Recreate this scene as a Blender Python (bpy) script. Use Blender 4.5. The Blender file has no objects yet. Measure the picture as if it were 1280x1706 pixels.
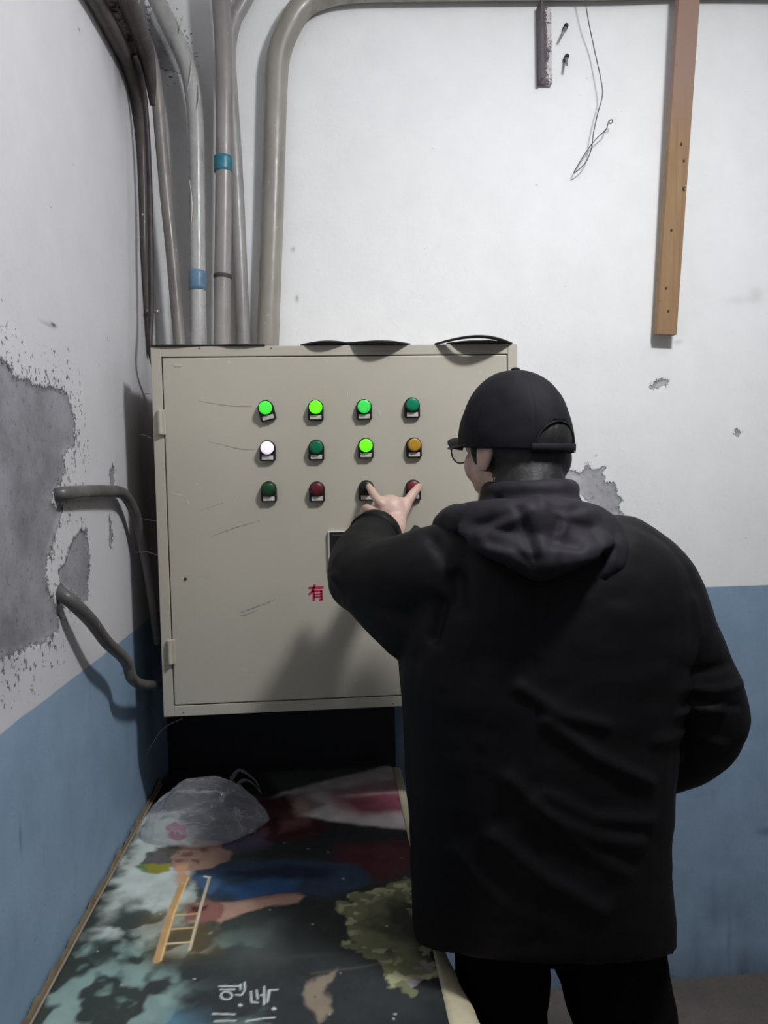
import bpy, bmesh, math, random
import numpy as np
from mathutils import Vector, Matrix, noise

random.seed(4)
SC = bpy.context.scene
COL = SC.collection
PI = math.pi

# ------------------------------------------------------------------ camera
F = 1200.0
CAM = Vector((0.0, 0.0, 1.5))
YAW, PITCH, ROLL = math.radians(4.29), math.radians(2.62), math.radians(-1.26)
R3 = (Matrix.Rotation(-YAW, 3, 'Z') @ Matrix.Rotation(PI/2 - PITCH, 3, 'X') @ Matrix.Rotation(ROLL, 3, 'Z'))
cd = bpy.data.cameras.new('camera'); cam = bpy.data.objects.new('camera', cd); COL.objects.link(cam)
cd.sensor_fit = 'HORIZONTAL'; cd.sensor_width = 36.0; cd.lens = F/1280*36.0; cd.clip_start = .02
cam.matrix_world = Matrix.Translation(CAM) @ R3.to_4x4()
SC.camera = cam

# ------------------------------------------------------------------ world, light, exposure
w = bpy.data.worlds.new('world'); SC.world = w; w.use_nodes = True
w.node_tree.nodes['Background'].inputs[0].default_value = (.7, .78, .9, 1)
w.node_tree.nodes['Background'].inputs[1].default_value = .02
SC.view_settings.view_transform = 'Standard'
SC.view_settings.look = 'None'
SC.view_settings.gamma = 1.0
SC.view_settings.use_curve_mapping = False
SC.view_settings.exposure = 0.0
LAMP = Vector((.74, .62, 2.80))
ld = bpy.data.lights.new('lamp_light', 'POINT'); ld.shadow_soft_size = .085
ld.energy = 38.0; ld.color = (.95, .97, 1.0)
lo = bpy.data.objects.new('lamp_light', ld); COL.objects.link(lo)
lo.location = LAMP
ld2 = bpy.data.lights.new('lamp_downlight', 'AREA'); ld2.shape = 'RECTANGLE'; ld2.size = .26; ld2.size_y = .12
ld2.energy = 20.5; ld2.color = (.96, .98, 1.0)
lo2 = bpy.data.objects.new('lamp_downlight', ld2); COL.objects.link(lo2); lo2.location = LAMP + Vector((0, 0, -.01))

# ------------------------------------------------------------------ helpers
def at(px, py, Y=None, x=None, z=None):
    """world point seen at a pixel of the photograph on the plane y=Y, x=x or z=z"""
    d = R3 @ Vector(((px-640)/F, -(py-853)/F, -1))
    if Y is not None: t = (Y-CAM.y)/d.y
    elif x is not None: t = (x-CAM.x)/d.x
    else: t = (z-CAM.z)/d.z
    return CAM + d*t

def lin(c):
    r = []
    for v in c[:3]:
        v = v/255.0
        r.append(v/12.92 if v <= .04045 else ((v+.055)/1.055)**2.4)
    return (r[0], r[1], r[2], 1.0)

class Nt:
    def __init__(s, name):
        s.m = bpy.data.materials.new(name); s.m.use_nodes = True
        s.t = s.m.node_tree; s.b = s.t.nodes['Principled BSDF']
        s.pos = s.t.nodes.new('ShaderNodeTexCoord').outputs['Object']
    def n(s, typ, **kw):
        nd = s.t.nodes.new(typ)
        for k, v in kw.items(): setattr(nd, k, v)
        return nd
    def link(s, a, b): s.t.links.new(a, b)
    def setin(s, sock, v):
        if hasattr(v, 'is_linked') or hasattr(v, 'node'): s.link(v, sock)
        else: sock.default_value = v
    def math(s, op, a, b=0.0, c=None, clamp=False):
        nd = s.n('ShaderNodeMath', operation=op, use_clamp=clamp)
        s.setin(nd.inputs[0], a); s.setin(nd.inputs[1], b)
        if c is not None: s.setin(nd.inputs[2], c)
        return nd.outputs[0]
    def noise(s, scale, detail=3, rough=.5, vec=None, stretch=None, dist=0):
        nd = s.n('ShaderNodeTexNoise'); nd.inputs['Scale'].default_value = scale
        nd.inputs['Detail'].default_value = detail; nd.inputs['Roughness'].default_value = rough
        nd.inputs['Distortion'].default_value = dist
        v = vec or s.pos
        if stretch:
            mp = s.n('ShaderNodeMapping'); mp.inputs['Scale'].default_value = stretch
            s.link(v, mp.inputs['Vector']); v = mp.outputs[0]
        s.link(v, nd.inputs['Vector'])
        return nd.outputs[0]
    def ramp(s, v, a, b, lo=0.0, hi=1.0):
        nd = s.n('ShaderNodeMapRange', clamp=True)
        s.setin(nd.inputs[0], v)
        nd.inputs[1].default_value = a; nd.inputs[2].default_value = b
        nd.inputs[3].default_value = lo; nd.inputs[4].default_value = hi
        return nd.outputs[0]
    def mix(s, f, a, b):
        nd = s.n('ShaderNodeMix', data_type='RGBA')
        s.setin(nd.inputs[0], f); s.setin(nd.inputs[6], a); s.setin(nd.inputs[7], b)
        return nd.outputs[2]
    def attr(s, name, out='Fac'):
        nd = s.n('ShaderNodeAttribute'); nd.attribute_name = name
        return nd.outputs[out]
    def bump(s, h, dist=.002, strength=.5):
        nd = s.n('ShaderNodeBump'); nd.inputs['Distance'].default_value = dist
        nd.inputs['Strength'].default_value = strength
        s.link(h, nd.inputs['Height']); s.link(nd.outputs[0], s.b.inputs['Normal'])
    def base(s, c): s.setin(s.b.inputs['Base Color'], c)
    def rough(s, r): s.setin(s.b.inputs['Roughness'], r)

MATS = {}
def simple(name, c, rough=.5, metal=0, var=.12, scale=30, bump=0, c2=None, emit=None, es=0, spec=None, stretch=None):
    if name in MATS: return MATS[name]
    t = Nt(name); a = lin(c)
    b = lin(c2) if c2 else tuple(v*(1-var) for v in a[:3])+(1,)
    nz = t.noise(scale, 4, .6, stretch=stretch)
    t.base(t.mix(t.ramp(nz, .35, .65), a, b)); t.rough(rough)
    t.b.inputs['Metallic'].default_value = metal
    if spec is not None: t.b.inputs['Specular IOR Level'].default_value = spec
    if bump: t.bump(nz, bump, .6)
    if emit:
        t.b.inputs['Emission Color'].default_value = lin(emit); t.b.inputs['Emission Strength'].default_value = es
    MATS[name] = t.m
    return t.m

def tag(o, label=None, cat=None, group=None, kind=None):
    if label: o['label'] = label
    if cat: o['category'] = cat
    if group: o['group'] = group
    if kind: o['kind'] = kind
    return o

def mesh(name, verts, faces, mat=None, parent=None, smooth=False, loc=None):
    me = bpy.data.meshes.new(name)
    me.from_pydata([tuple(v) for v in verts], [], faces)
    me.update()
    if smooth: me.polygons.foreach_set('use_smooth', [True]*len(me.polygons))
    if mat: me.materials.append(mat)
    o = bpy.data.objects.new(name, me); COL.objects.link(o)
    if parent: o.parent = parent
    if loc is not None: o.location = loc
    return o

def bmobj(name, bm, mat=None, parent=None, smooth=False):
    bmesh.ops.recalc_face_normals(bm, faces=bm.faces[:])
    me = bpy.data.meshes.new(name); bm.to_mesh(me); bm.free()
    if smooth: me.polygons.foreach_set('use_smooth', [True]*len(me.polygons))
    if mat: me.materials.append(mat)
    o = bpy.data.objects.new(name, me); COL.objects.link(o)
    if parent: o.parent = parent
    return o

def box(bm, x0, x1, y0, y1, z0, z1, bev=0.0, M=None, seg=2):
    r = bmesh.ops.create_cube(bm, size=1.0)
    vs = r['verts']
    for v in vs:
        v.co = Vector(((x0+x1)/2 + v.co.x*(x1-x0), (y0+y1)/2 + v.co.y*(y1-y0), (z0+z1)/2 + v.co.z*(z1-z0)))
    if bev > 0:
        es = list({e for v in vs for e in v.link_edges})
        rb = bmesh.ops.bevel(bm, geom=es, offset=bev, segments=seg, affect='EDGES', profile=.5)
        vs = list({v for f in rb['faces'] for v in f.verts} | {v for v in vs if v.is_valid})
    if M is not None:
        for v in vs: v.co = M @ v.co
    return vs

def smoothpath(pts, n):
    """Catmull-Rom through (x,y,z[,r...]) tuples"""
    P = [np.array(p, float) for p in pts]
    P = [2*P[0]-P[1]] + P + [2*P[-1]-P[-2]]
    out = []
    for i in range(1, len(P)-2):
        for k in range(n):
            t = k/n
            a, b, c, d = P[i-1], P[i], P[i+1], P[i+2]
            out.append(.5*((2*b)+(-a+c)*t+(2*a-5*b+4*c-d)*t*t+(-a+3*b-3*c+d)*t**3))
    out.append(P[-2])
    return out

def tube(bm, pts, radii, segs=12, n=6, round_ends=True, flat=None):
    """closed tapering tube through points; flat=(axis vector, factor) squashes it along an axis"""
    if not hasattr(radii, '__len__'): radii = [radii]*len(pts)
    S = smoothpath([(*p, r) for p, r in zip(pts, radii)], n) if n > 1 else [np.array((*p, r), float) for p, r in zip(pts, radii)]
    C = [Vector(s[:3]) for s in S]; Rr = [max(1e-4, s[3]) for s in S]
    if round_ends:
        def cap(c, t, r, sgn):
            res = []
            for a in (80, 60, 38, 18):
                a = math.radians(a)
                res.append((c + t*sgn*r*math.sin(a), r*math.cos(a)))
            return res
        t0 = (C[1]-C[0]).normalized(); t1 = (C[-1]-C[-2]).normalized()
        pre = cap(C[0], t0, Rr[0], -1); post = cap(C[-1], t1, Rr[-1], 1)[::-1]
        C = [p[0] for p in pre]+C+[p[0] for p in post]; Rr = [p[1] for p in pre]+Rr+[p[1] for p in post]
    T = []
    for i in range(len(C)):
        d = C[min(i+1, len(C)-1)]-C[max(i-1, 0)]
        T.append(d.normalized() if d.length > 1e-9 else Vector((0, 0, 1)))
    up = Vector((0, 0, 1)) if abs(T[0].z) < .9 else Vector((1, 0, 0))
    N = (up - T[0]*up.dot(T[0])).normalized()
    rings = []
    for i, c in enumerate(C):
        N = (N - T[i]*N.dot(T[i])).normalized(); B = T[i].cross(N)
        ring = []
        for k in range(segs):
            a = 2*PI*k/segs
            off = (N*math.cos(a)+B*math.sin(a))*Rr[i]
            if flat: ax, f = flat; off = off - ax*off.dot(ax)*(1-f)
            ring.append(bm.verts.new(c+off))
        rings.append(ring)
    for i in range(len(rings)-1):
        for k in range(segs):
            bm.faces.new((rings[i][k], rings[i][(k+1) % segs], rings[i+1][(k+1) % segs], rings[i+1][k]))
    bm.faces.new(rings[0][::-1]); bm.faces.new(rings[-1])
    return rings

def ellip(bm, c, r, M=None, u=20, v=14):
    r_ = bmesh.ops.create_uvsphere(bm, u_segments=u, v_segments=v, radius=1.0)
    for q in r_['verts']:
        p = Vector((q.co.x*r[0], q.co.y*r[1], q.co.z*r[2]))+Vector(c)
        q.co = M @ p if M is not None else p

def rings_loft(bm, rings):
    """rings: lists of Vectors, same length; closed solid"""
    vs = [[bm.verts.new(p) for p in r] for r in rings]
    n = len(vs[0])
    for i in range(len(vs)-1):
        for k in range(n):
            bm.faces.new((vs[i][k], vs[i][(k+1) % n], vs[i+1][(k+1) % n], vs[i+1][k]))
    bm.faces.new(vs[0][::-1]); bm.faces.new(vs[-1])

def fuse(name, bm, voxel, smooth_it, mat, parent=None, fn=None):
    """one continuous surface out of overlapping closed shells"""
    bmesh.ops.recalc_face_normals(bm, faces=bm.faces[:])
    me = bpy.data.meshes.new(name+'_raw'); bm.to_mesh(me); bm.free()
    o = bpy.data.objects.new(name+'_raw', me); COL.objects.link(o)
    md = o.modifiers.new('r', 'REMESH'); md.mode = 'VOXEL'; md.voxel_size = voxel; md.use_smooth_shade = True
    if smooth_it:
        ms = o.modifiers.new('s', 'SMOOTH'); ms.factor = .5; ms.iterations = smooth_it
    dg = bpy.context.evaluated_depsgraph_get()
    me2 = bpy.data.meshes.new_from_object(o.evaluated_get(dg))
    bpy.data.objects.remove(o)
    me2.name = name
    if fn:
        nv = len(me2.vertices); co = np.empty(nv*3); me2.vertices.foreach_get('co', co)
        nr = np.empty(nv*3); me2.vertices.foreach_get('normal', nr)
        co = co.reshape(-1, 3); nr = nr.reshape(-1, 3)
        co = fn(co, nr)
        me2.vertices.foreach_set('co', co.ravel()); me2.update()
    me2.materials.clear(); me2.materials.append(mat)
    me2.polygons.foreach_set('use_smooth', [True]*len(me2.polygons))
    ob = bpy.data.objects.new(name, me2); COL.objects.link(ob)
    if parent: ob.parent = parent
    return ob

def vnoise(P, scale, seed=0.0):
    """cheap smooth value noise, numpy, P (n,3)"""
    q = P*scale + seed
    i = np.floor(q).astype(np.int64); f = q-i; f = f*f*(3-2*f)
    def h(x, y, z):
        n = (x*73856093) ^ (y*19349663) ^ (z*83492791)
        n = (n ^ (n >> 13))*1274126177
        n = n & 0x7fffffff
        n = (n ^ (n >> 16)) & 0xffff
        return n/65535.0
    r = 0
    for dx in (0, 1):
        for dy in (0, 1):
            for dz in (0, 1):
                wgt = (f[:, 0] if dx else 1-f[:, 0])*(f[:, 1] if dy else 1-f[:, 1])*(f[:, 2] if dz else 1-f[:, 2])
                r = r + wgt*h(i[:, 0]+dx, i[:, 1]+dy, i[:, 2]+dz)
    return r*2-1
def fbm(P, scale, o=4, seed=0.0):
    r = 0; a = 1; s = 0
    for k in range(o):
        r = r + a*vnoise(P, scale*2**k, seed+7.3*k); s += a; a *= .5
    return r/s

def sdf_poly(P, poly):
    """signed distance (negative inside), P (n,2)"""
    poly = np.array(poly, float); n = len(poly)
    d = np.full(len(P), 1e9); inside = np.zeros(len(P), bool)
    for i in range(n):
        a = poly[i]; b = poly[(i+1) % n]; e = b-a
        wv = P-a; t = np.clip((wv@e)/(e@e+1e-12), 0, 1)
        q = wv-np.outer(t, e); d = np.minimum(d, (q**2).sum(1))
        c = ((a[1] <= P[:, 1]) & (b[1] > P[:, 1])) | ((b[1] <= P[:, 1]) & (a[1] > P[:, 1]))
        with np.errstate(divide='ignore', invalid='ignore'):
            xi = a[0]+(P[:, 1]-a[1])*(b[0]-a[0])/(b[1]-a[1]+1e-12)
        inside ^= c & (P[:, 0] < xi)
    d = np.sqrt(d)
    return np.where(inside, -d, d)

# ------------------------------------------------------------------ sizes of the place
XL = -.453          # left wall
YB = 2.0            # back wall
YC = 1.59           # front of the cabinet
ZT = .735           # table top
XR, YF, ZC = 3.1, -1.9, 3.1
BLUE_Z = at(1185, 978, Y=YB).z

# ------------------------------------------------------------------ wall material
def wall_mat(name, grey, wc):
    t = Nt(name)
    sep = t.n('ShaderNodeSeparateXYZ'); t.link(t.pos, sep.inputs[0]); z = sep.outputs[2]
    big = t.noise(1.7, 3); med = t.noise(9, 5, .6); fine = t.noise(70, 4, .7); vfine = t.noise(260, 3, .7)
    white = t.mix(t.ramp(med, .3, .75), lin(wc), tuple(v*.93 for v in lin(wc)[:3])+(1,))
    white = t.mix(t.math('MULTIPLY', t.ramp(big, .45, .7), .25), white, tuple(v*.86 for v in lin(wc)[:3])+(1,))
    # scattered pock marks and scuffs
    pk = t.math('MULTIPLY', t.ramp(t.noise(48, 2, .5), .735, .765), t.ramp(t.noise(5, 2), .5, .62))
    white = t.mix(t.math('MULTIPLY', pk, .65), white, lin((118, 114, 112)))
    blue = t.mix(t.ramp(med, .3, .7), lin((143, 166, 190)), lin((130, 153, 174)))
    sc = t.ramp(t.noise(26, 5, .7, stretch=(1, 1, .18)), .62, .78)
    blue = t.mix(t.math('MULTIPLY', sc, .35), blue, lin((78, 90, 108)))
    e = t.math('ADD', z, t.math('MULTIPLY', t.math('SUBTRACT', t.noise(16, 3), .5), .004))
    isblue = t.ramp(e, BLUE_Z-.0015, BLUE_Z+.0015, 1, 0)
    paint = t.mix(isblue, white, blue)
    # peeled places: signed distance field stored on the mesh, roughened here
    pe = t.attr('peel')
    pn = t.math('ADD', pe, t.math('MULTIPLY', t.math('SUBTRACT', fine, .5), .030))
    pn = t.math('ADD', pn, t.math('MULTIPLY', t.math('SUBTRACT', vfine, .5), .010))
    bare = t.ramp(pn, -.0012, .0012, 1, 0)
    edge = t.ramp(t.math('ABSOLUTE', t.math('SUBTRACT', pn, .0005)), .0004, .0028, 1, 0)
    g1 = lin(grey); g2 = tuple(v*.62 for v in g1[:3])+(1,)
    cem = t.mix(t.ramp(t.noise(7, 5, .65), .38, .68), g1, g2)
    cem = t.mix(t.math('MULTIPLY', t.ramp(t.noise(90, 4, .7), .56, .7), .45), cem, lin((44, 42, 44)))
    # loose flakes around the rims
    near = t.ramp(t.attr('flake'), .0, 1.0)
    fl = t.math('MULTIPLY', t.ramp(t.math('ADD', t.noise(85, 3, .65), t.math('MULTIPLY', near, .13)), .665, .70), t.ramp(near, .05, .2))
    col = t.mix(t.math('MULTIPLY', fl, .8), paint, lin((70, 67, 70)))
    col = t.mix(bare, col, cem)
    col = t.mix(t.math('MULTIPLY', edge, .6), col, lin((56, 52, 54)))
    # dark tones with their own shapes: grime, and shade painted beside the cabinet
    di = t.math('MULTIPLY', t.attr('dirt_shade'), t.ramp(t.noise(22, 5, .7, stretch=(1, 1, .3)), .25, .6, .35, 1))
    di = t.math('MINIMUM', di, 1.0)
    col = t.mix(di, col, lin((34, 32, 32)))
    t.base(col)
    t.rough(t.mix(isblue, (.85, .85, .85, 1), (.55, .55, .55, 1)))
    t.b.inputs['Specular IOR Level'].default_value = .25
    h = t.math('ADD', t.math('MULTIPLY', med, .9), t.math('MULTIPLY', fine, .25))
    h = t.math('SUBTRACT', h, t.math('MULTIPLY', bare, .8))
    h = t.math('SUBTRACT', h, t.math('MULTIPLY', pk, .5))
    t.bump(h, .0035, .55)
    return t.m

def nonuni(lo, hi, flo, fhi, fine, coarse):
    a = list(np.arange(lo, flo, coarse)) if flo > lo else []
    b = list(np.arange(flo, fhi, fine)); c = list(np.arange(fhi, hi, coarse))+[hi]
    return np.array(a+b+c)

def wall_grid(name, U, V, to3, nrm, mat, polys, blobs, flip=False):
    """wall as a grid with peeled patches really sunk below the paint"""
    uu, vv = np.meshgrid(U, V, indexing='ij'); P2 = np.stack([uu.ravel(), vv.ravel()], 1)
    P3 = np.array([to3[0]])*0 + np.stack([to3[1](P2[:, 0], P2[:, 1])], 0)[0]
    sd = np.full(len(P2), .5)
    for pl, fw in polys:
        sd = np.minimum(sd, sdf_poly(P2, pl))
    rough = fbm(P3, 30, 3)*.006
    fl = np.zeros(len(P2))
    for pl, fw in polys:
        if fw > 0: fl = np.maximum(fl, np.clip(1-np.abs(sdf_poly(P2, pl))/fw, 0, 1))
    dirt_shade = np.zeros(len(P2))
    for (u, v, su, sv, a) in blobs:
        dirt_shade += a*np.exp(-((P2[:, 0]-u)/su)**2-((P2[:, 1]-v)/sv)**2)
    dep = np.clip((-(sd+rough))/.004, 0, 1)*.003
    dep += fbm(P3, 3, 3)*-.0015 + np.where(dep > .001, fbm(P3, 40, 3)*.0012, 0)
    P3 = P3 - np.outer(dep, np.array(nrm))
    nu, nv = len(U), len(V)
    i = np.arange(nu-1)[:, None]*nv + np.arange(nv-1)[None, :]; i = i.ravel()
    q = np.stack([i, i+nv, i+nv+1, i+1], 1)
    if flip: q = q[:, ::-1]
    # a solid slab: front grid plus a thin back
    me = bpy.data.meshes.new(name)
    me.vertices.add(len(P3)); me.vertices.foreach_set('co', P3.ravel())
    me.loops.add(q.size); me.loops.foreach_set('vertex_index', q.ravel().astype(np.int32))
    me.polygons.add(len(q)); me.polygons.foreach_set('loop_start', np.arange(0, q.size, 4, dtype=np.int32))
    me.update(); me.validate()
    me.polygons.foreach_set('use_smooth', [True]*len(me.polygons))
    for nm, arr in (('peel', sd), ('flake', fl), ('dirt_shade', dirt_shade)):
        at_ = me.attributes.new(nm, 'FLOAT', 'POINT'); at_.data.foreach_set('value', arr.astype(np.float32))
    me.materials.append(mat)
    o = bpy.data.objects.new(name, me); COL.objects.link(o)
    return tag(o, kind='structure')

# left wall (plane x = XL, coordinates u = y, v = z)
def lw(px, py): p = at(px, py, x=XL); return (p.y, p.z)
def c7(lst): return [lw(cx*.3632, 580+cy*.3632) for cx, cy in lst]
big_patch = c7([(-900, -150), (-300, -20), (-60, 30), (20, 60), (60, 130), (130, 150), (180, 180), (240, 180), (300, 200), (330, 280), (345, 360), (340, 450),
    (290, 490), (300, 560), (270, 620), (230, 700), (260, 735), (290, 720), (270, 800), (240, 900), (220, 960), (215, 1080),
    (240, 1150), (270, 1210), (265, 1290), (200, 1350), (120, 1370), (40, 1400), (-60, 1440), (-300, 1500), (-900, 1800)])
small_patch = c7([(375, 830), (400, 850), (410, 1000), (400, 1150), (380, 1160), (330, 1115), (280, 1110), (270, 1020), (300, 990), (335, 880)])
tiny = [c7([(505, 560), (525, 540), (527, 640), (512, 650)]), c7([(505, 770), (520, 860), (512, 915), (502, 900)])]
def lblob(px, py, su, sv, a): u, v = lw(px, py); return (u, v, su, sv, a)
lb = [lblob(195, 60, .05, .16, .75), lblob(225, 130, .05, .12, .75), lblob(175, 10, .05, .12, .5), lblob(240, 230, .035, .12, .45),
      lblob(40, 880, .05, .05, .25), lblob(5, 1060, .06, .05, .45), lblob(40, 800, .04, .03, .25), lblob(80, 540, .03, .003, .35), lblob(30, 1600, .05, .08, .12),
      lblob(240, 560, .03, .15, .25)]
lb += [lblob(236, 740, .07, .22, .35), lblob(243, 950, .06, .25, .45), lblob(250, 1180, .05, .15, .4), lblob(90, 541, .012, .0025, 1.0), lblob(35, 1395, .003, .02, .6)]  # the wide soft ones paint the cabinet's shadow into the wall colour
U = nonuni(YF, YB+.02, .80, YB+.012, .005, .1); V = nonuni(0, ZC, .62, 2.95, .005, .1)
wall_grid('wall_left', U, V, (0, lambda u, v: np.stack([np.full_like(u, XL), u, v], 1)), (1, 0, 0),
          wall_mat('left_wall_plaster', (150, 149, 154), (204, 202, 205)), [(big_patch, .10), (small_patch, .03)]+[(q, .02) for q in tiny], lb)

# back wall (plane y = YB, u = x, v = z)
def bw(px, py): p = at(px, py, Y=YB); return (p.x, p.z)
def c5(lst): return [bw(860+cx*.328, 600+cy*.328) for cx, cy in lst]
bp = [c5([(60, 520), (200, 560), (245, 545), (290, 568), (325, 577), (352, 555), (365, 520), (378, 555), (415, 558), (440, 540), (462, 540), (436, 568),
          (455, 620), (500, 625), (512, 670), (520, 690), (545, 715), (512, 735), (515, 750), (545, 785), (480, 785), (380, 720), (300, 660), (60, 640)]),
      c5([(675, 142), (700, 118), (740, 95), (775, 105), (765, 120), (762, 138), (752, 122), (720, 140)]),
      c5([(1110, 358), (1125, 352), (1138, 366), (1132, 382), (1114, 380)]),
      [bw(*p) for p in ((250, 15), (275, 25), (300, 60), (318, 92), (300, 122), (262, 112), (250, 90))]]
def bblob(px, py, su, sv, a): u, v = bw(px, py); return (u, v, su, sv, a)
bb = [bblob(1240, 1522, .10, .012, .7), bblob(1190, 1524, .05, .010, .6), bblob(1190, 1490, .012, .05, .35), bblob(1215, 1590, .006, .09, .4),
      bblob(1160, 1580, .02, .08, .15), bblob(1275, 1385, .02, .012, .5), bblob(1240, 500, .05, .012, .12), bblob(1260, 490, .02, .02, .15),
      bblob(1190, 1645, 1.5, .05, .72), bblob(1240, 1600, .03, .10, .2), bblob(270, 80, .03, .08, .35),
      bblob(300, 480, .06, .4, .20), bblob(290, 150, .05, .2, .25), bblob(495, 497, .004, .009, .7), bblob(488, 416, .005, .006, .6),  # the first two broadly darken the wall behind the conduits
      bblob(1130, 570, .012, .005, .3), bblob(1272, 880, .07, .12, .06)]
U = nonuni(XL-.02, XR, XL-.012, 1.35, .006, .1); V = nonuni(0, ZC, .3, 2.95, .006, .1)
wall_grid('wall_back', U, V, (0, lambda u, v: np.stack([u, np.full_like(u, YB), v], 1)), (0, -1, 0),
          wall_mat('back_wall_plaster', (196, 195, 198), (242, 242, 241)), [(bp[0], .012), (bp[1], .012), (bp[2], .012), (bp[3], .05)], bb, flip=False)

def slab(name, x0, x1, y0, y1, z0, z1, mat):
    bm = bmesh.new(); box(bm, x0, x1, y0, y1, z0, z1)
    return tag(bmobj(name, bm, mat), kind='structure')
plain = simple('plain_plaster', (205, 205, 205), .85, scale=6, bump=.002)
t = Nt('concrete_floor')
nz = t.noise(5, 5, .65); fz = t.noise(60, 4, .7)
c = t.mix(t.ramp(nz, .3, .7), lin((104, 96, 90)), lin((82, 76, 74)))
c = t.mix(t.math('MULTIPLY', t.ramp(fz, .55, .7), .5), c, lin((52, 48, 46)))
t.base(c); t.rough(.8); t.bump(fz, .002, .5)
slab('floor', XL-.1, XR+.1, YF-.1, YB+.1, -.1, 0, t.m)
slab('ceiling', XL-.1, XR+.1, YF-.1, YB+.1, ZC, ZC+.1, plain)
dk = simple('room_plaster_dim', (172, 174, 178), .85, scale=6, bump=.002)
slab('wall_right', XR, XR+.1, YF, YB, 0, ZC, dk)
slab('wall_front', XL-.1, XR+.1, YF-.1, YF, 0, ZC, dk)

# ------------------------------------------------------------------ ceiling lamp (above and behind the man, outside the frame)
white_metal = simple('white_lamp_housing', (225, 226, 228), .4, scale=10)
L = bpy.data.objects.new('ceiling_lamp', None); COL.objects.link(L); L.location = (LAMP.x, LAMP.y, ZC)
tag(L, 'white batten ceiling lamp with a glowing diffuser above the man', 'lamp')
bm = bmesh.new(); box(bm, -.3, .3, -.03, .03, -.135, -.10, .006)
for s in (-.2, .2): box(bm, s-.006, s+.006, -.006, .006, -.105, 0)
bmobj('housing', bm, white_metal, L)
bm = bmesh.new(); tube(bm, [(-.27, 0, -.145), (.27, 0, -.145)], .012, 12, 1)
bmobj('diffuser', bm, simple('glowing_tube', (240, 245, 250), .5, emit=(240, 248, 255), es=3), L, True)

# ------------------------------------------------------------------ conduits
def pipe_mat(name, c, c2, dirt_shade=.4, rough=.38):
    t = Nt(name)
    nz = t.noise(14, 5, .6, stretch=(1, 1, .35)); sp = t.noise(75, 3, .6)
    col = t.mix(t.ramp(nz, .32, .68), lin(c), lin(c2))
    col = t.mix(t.math('MULTIPLY', t.ramp(t.noise(20, 5, .7, stretch=(1, 1, .2)), .52, .72), dirt_shade), col, lin((62, 56, 50)))
    col = t.mix(t.math('MULTIPLY', t.ramp(sp, .70, .73), .7), col, lin((214, 210, 202)))
    t.base(col); t.rough(t.ramp(t.noise(30, 3), .3, .7, rough-.1, rough+.2))
    t.b.inputs['Coat Weight'].default_value = .25; t.b.inputs['Coat Roughness'].default_value = .25
    t.bump(t.noise(40, 4, .6, stretch=(1, 1, .3)), .0015, .5)
    return t.m
pm_olive = pipe_mat('dusty_olive_conduit', (160, 155, 146), (136, 131, 122))
pm_white = pipe_mat('filmed_white_conduit', (196, 196, 194), (160, 158, 155), .25, .25)
pm_grey = pipe_mat('dusty_grey_conduit', (158, 153, 150), (132, 126, 122), .35)
pm_dark = pipe_mat('grimy_dark_conduit', (88, 82, 78), (56, 51, 49), .6, .7)
pm_lead = pipe_mat('lead_grey_conduit', (98, 95, 93), (74, 71, 70), .3, .5)
cable_m = simple('dark_brown_cable', (58, 48, 48), .55, var=.5, scale=30, bump=.0015, c2=(38, 30, 31))

def conduit(name, pts, dia, mat, label, cat='pipe', Yd=1.95, segs=20, n=8, group=None, off=.002, lead=None):
    """pts: (px, py[, Y]); dia in photo pixels"""
    P = []; Rr = []
    for i, p in enumerate(pts):
        Y = p[2] if len(p) > 2 else Yd
        d = dia[i] if hasattr(dia, '__len__') else dia
        q = at(p[0], p[1], Y=Y); r = d/2/F*Y
        if q.x < XL+r+off:                      # it runs along the left wall
            q = at(p[0], p[1], x=XL+r+off); r = d/2/F*q.y; q = at(p[0], p[1], x=XL+r+off)
        P.append(q); Rr.append(r)
    if lead: P.insert(0, Vector((lead, P[0].y, P[0].z))); Rr.insert(0, Rr[0])
    bm = bmesh.new(); tube(bm, P, Rr, segs, n, round_ends=False)
    o = bmobj(name, bm, mat, None, True)
    return tag(o, label, cat, group), P, Rr
def ringtape(o, a, b, r, mat, name='tape_band', wob=.0):
    bm = bmesh.new(); m = (a+b)/2
    tube(bm, [a, m, b], [r, r*1.01, r], 24, 3, round_ends=False)
    return bmobj(name, bm, mat, o, True)

cA, P, _ = conduit('conduit', [(1330, -22, 1.968), (1000, -20, 1.968), (700, -18, 1.968), (590, -16, 1.968), (540, -8, 1.968), (505, 10, 1.968), (480, 48, 1.968), (464, 95, 1.968), (460, 150, 1.968),
    (457, 250, 1.968), (454, 360, 1.968), (450, 470, 1.968), (446, 590, 1.968)], [34, 34, 34, 35, 37, 38, 38, 38, 37, 36, 36, 36, 36], pm_olive,
    'thick olive grey conduit, rightmost of the bundle, bending right along the ceiling', lead=XR-.02)
cB, P, _ = conduit('conduit', [(366, -40, 1.915), (369, 10, 1.915), (372, 70, 1.915), (374, 150, 1.912), (373, 280, 1.912), (372, 380, 1.912), (371, 460, 1.912), (370, 590, 1.912)],
    [30, 30, 28, 27, 27, 27, 27, 28], pm_grey, 'grey conduit with a teal tape band and a dark joint, second from the right pipe')
teal = simple('teal_tape', (54, 128, 146), .4, scale=60, c2=(40, 104, 124))
ringtape(cB, at(372, 262, Y=1.912), at(372, 287, Y=1.912), 14.4/F*1.93, teal)['label'] = 'teal tape band'
ringtape(cB, at(371, 458, Y=1.912), at(371, 464, Y=1.912), 14.4/F*1.93, simple('joint_grime', (70, 62, 56), .7, scale=60), 'joint_collar')
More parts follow.
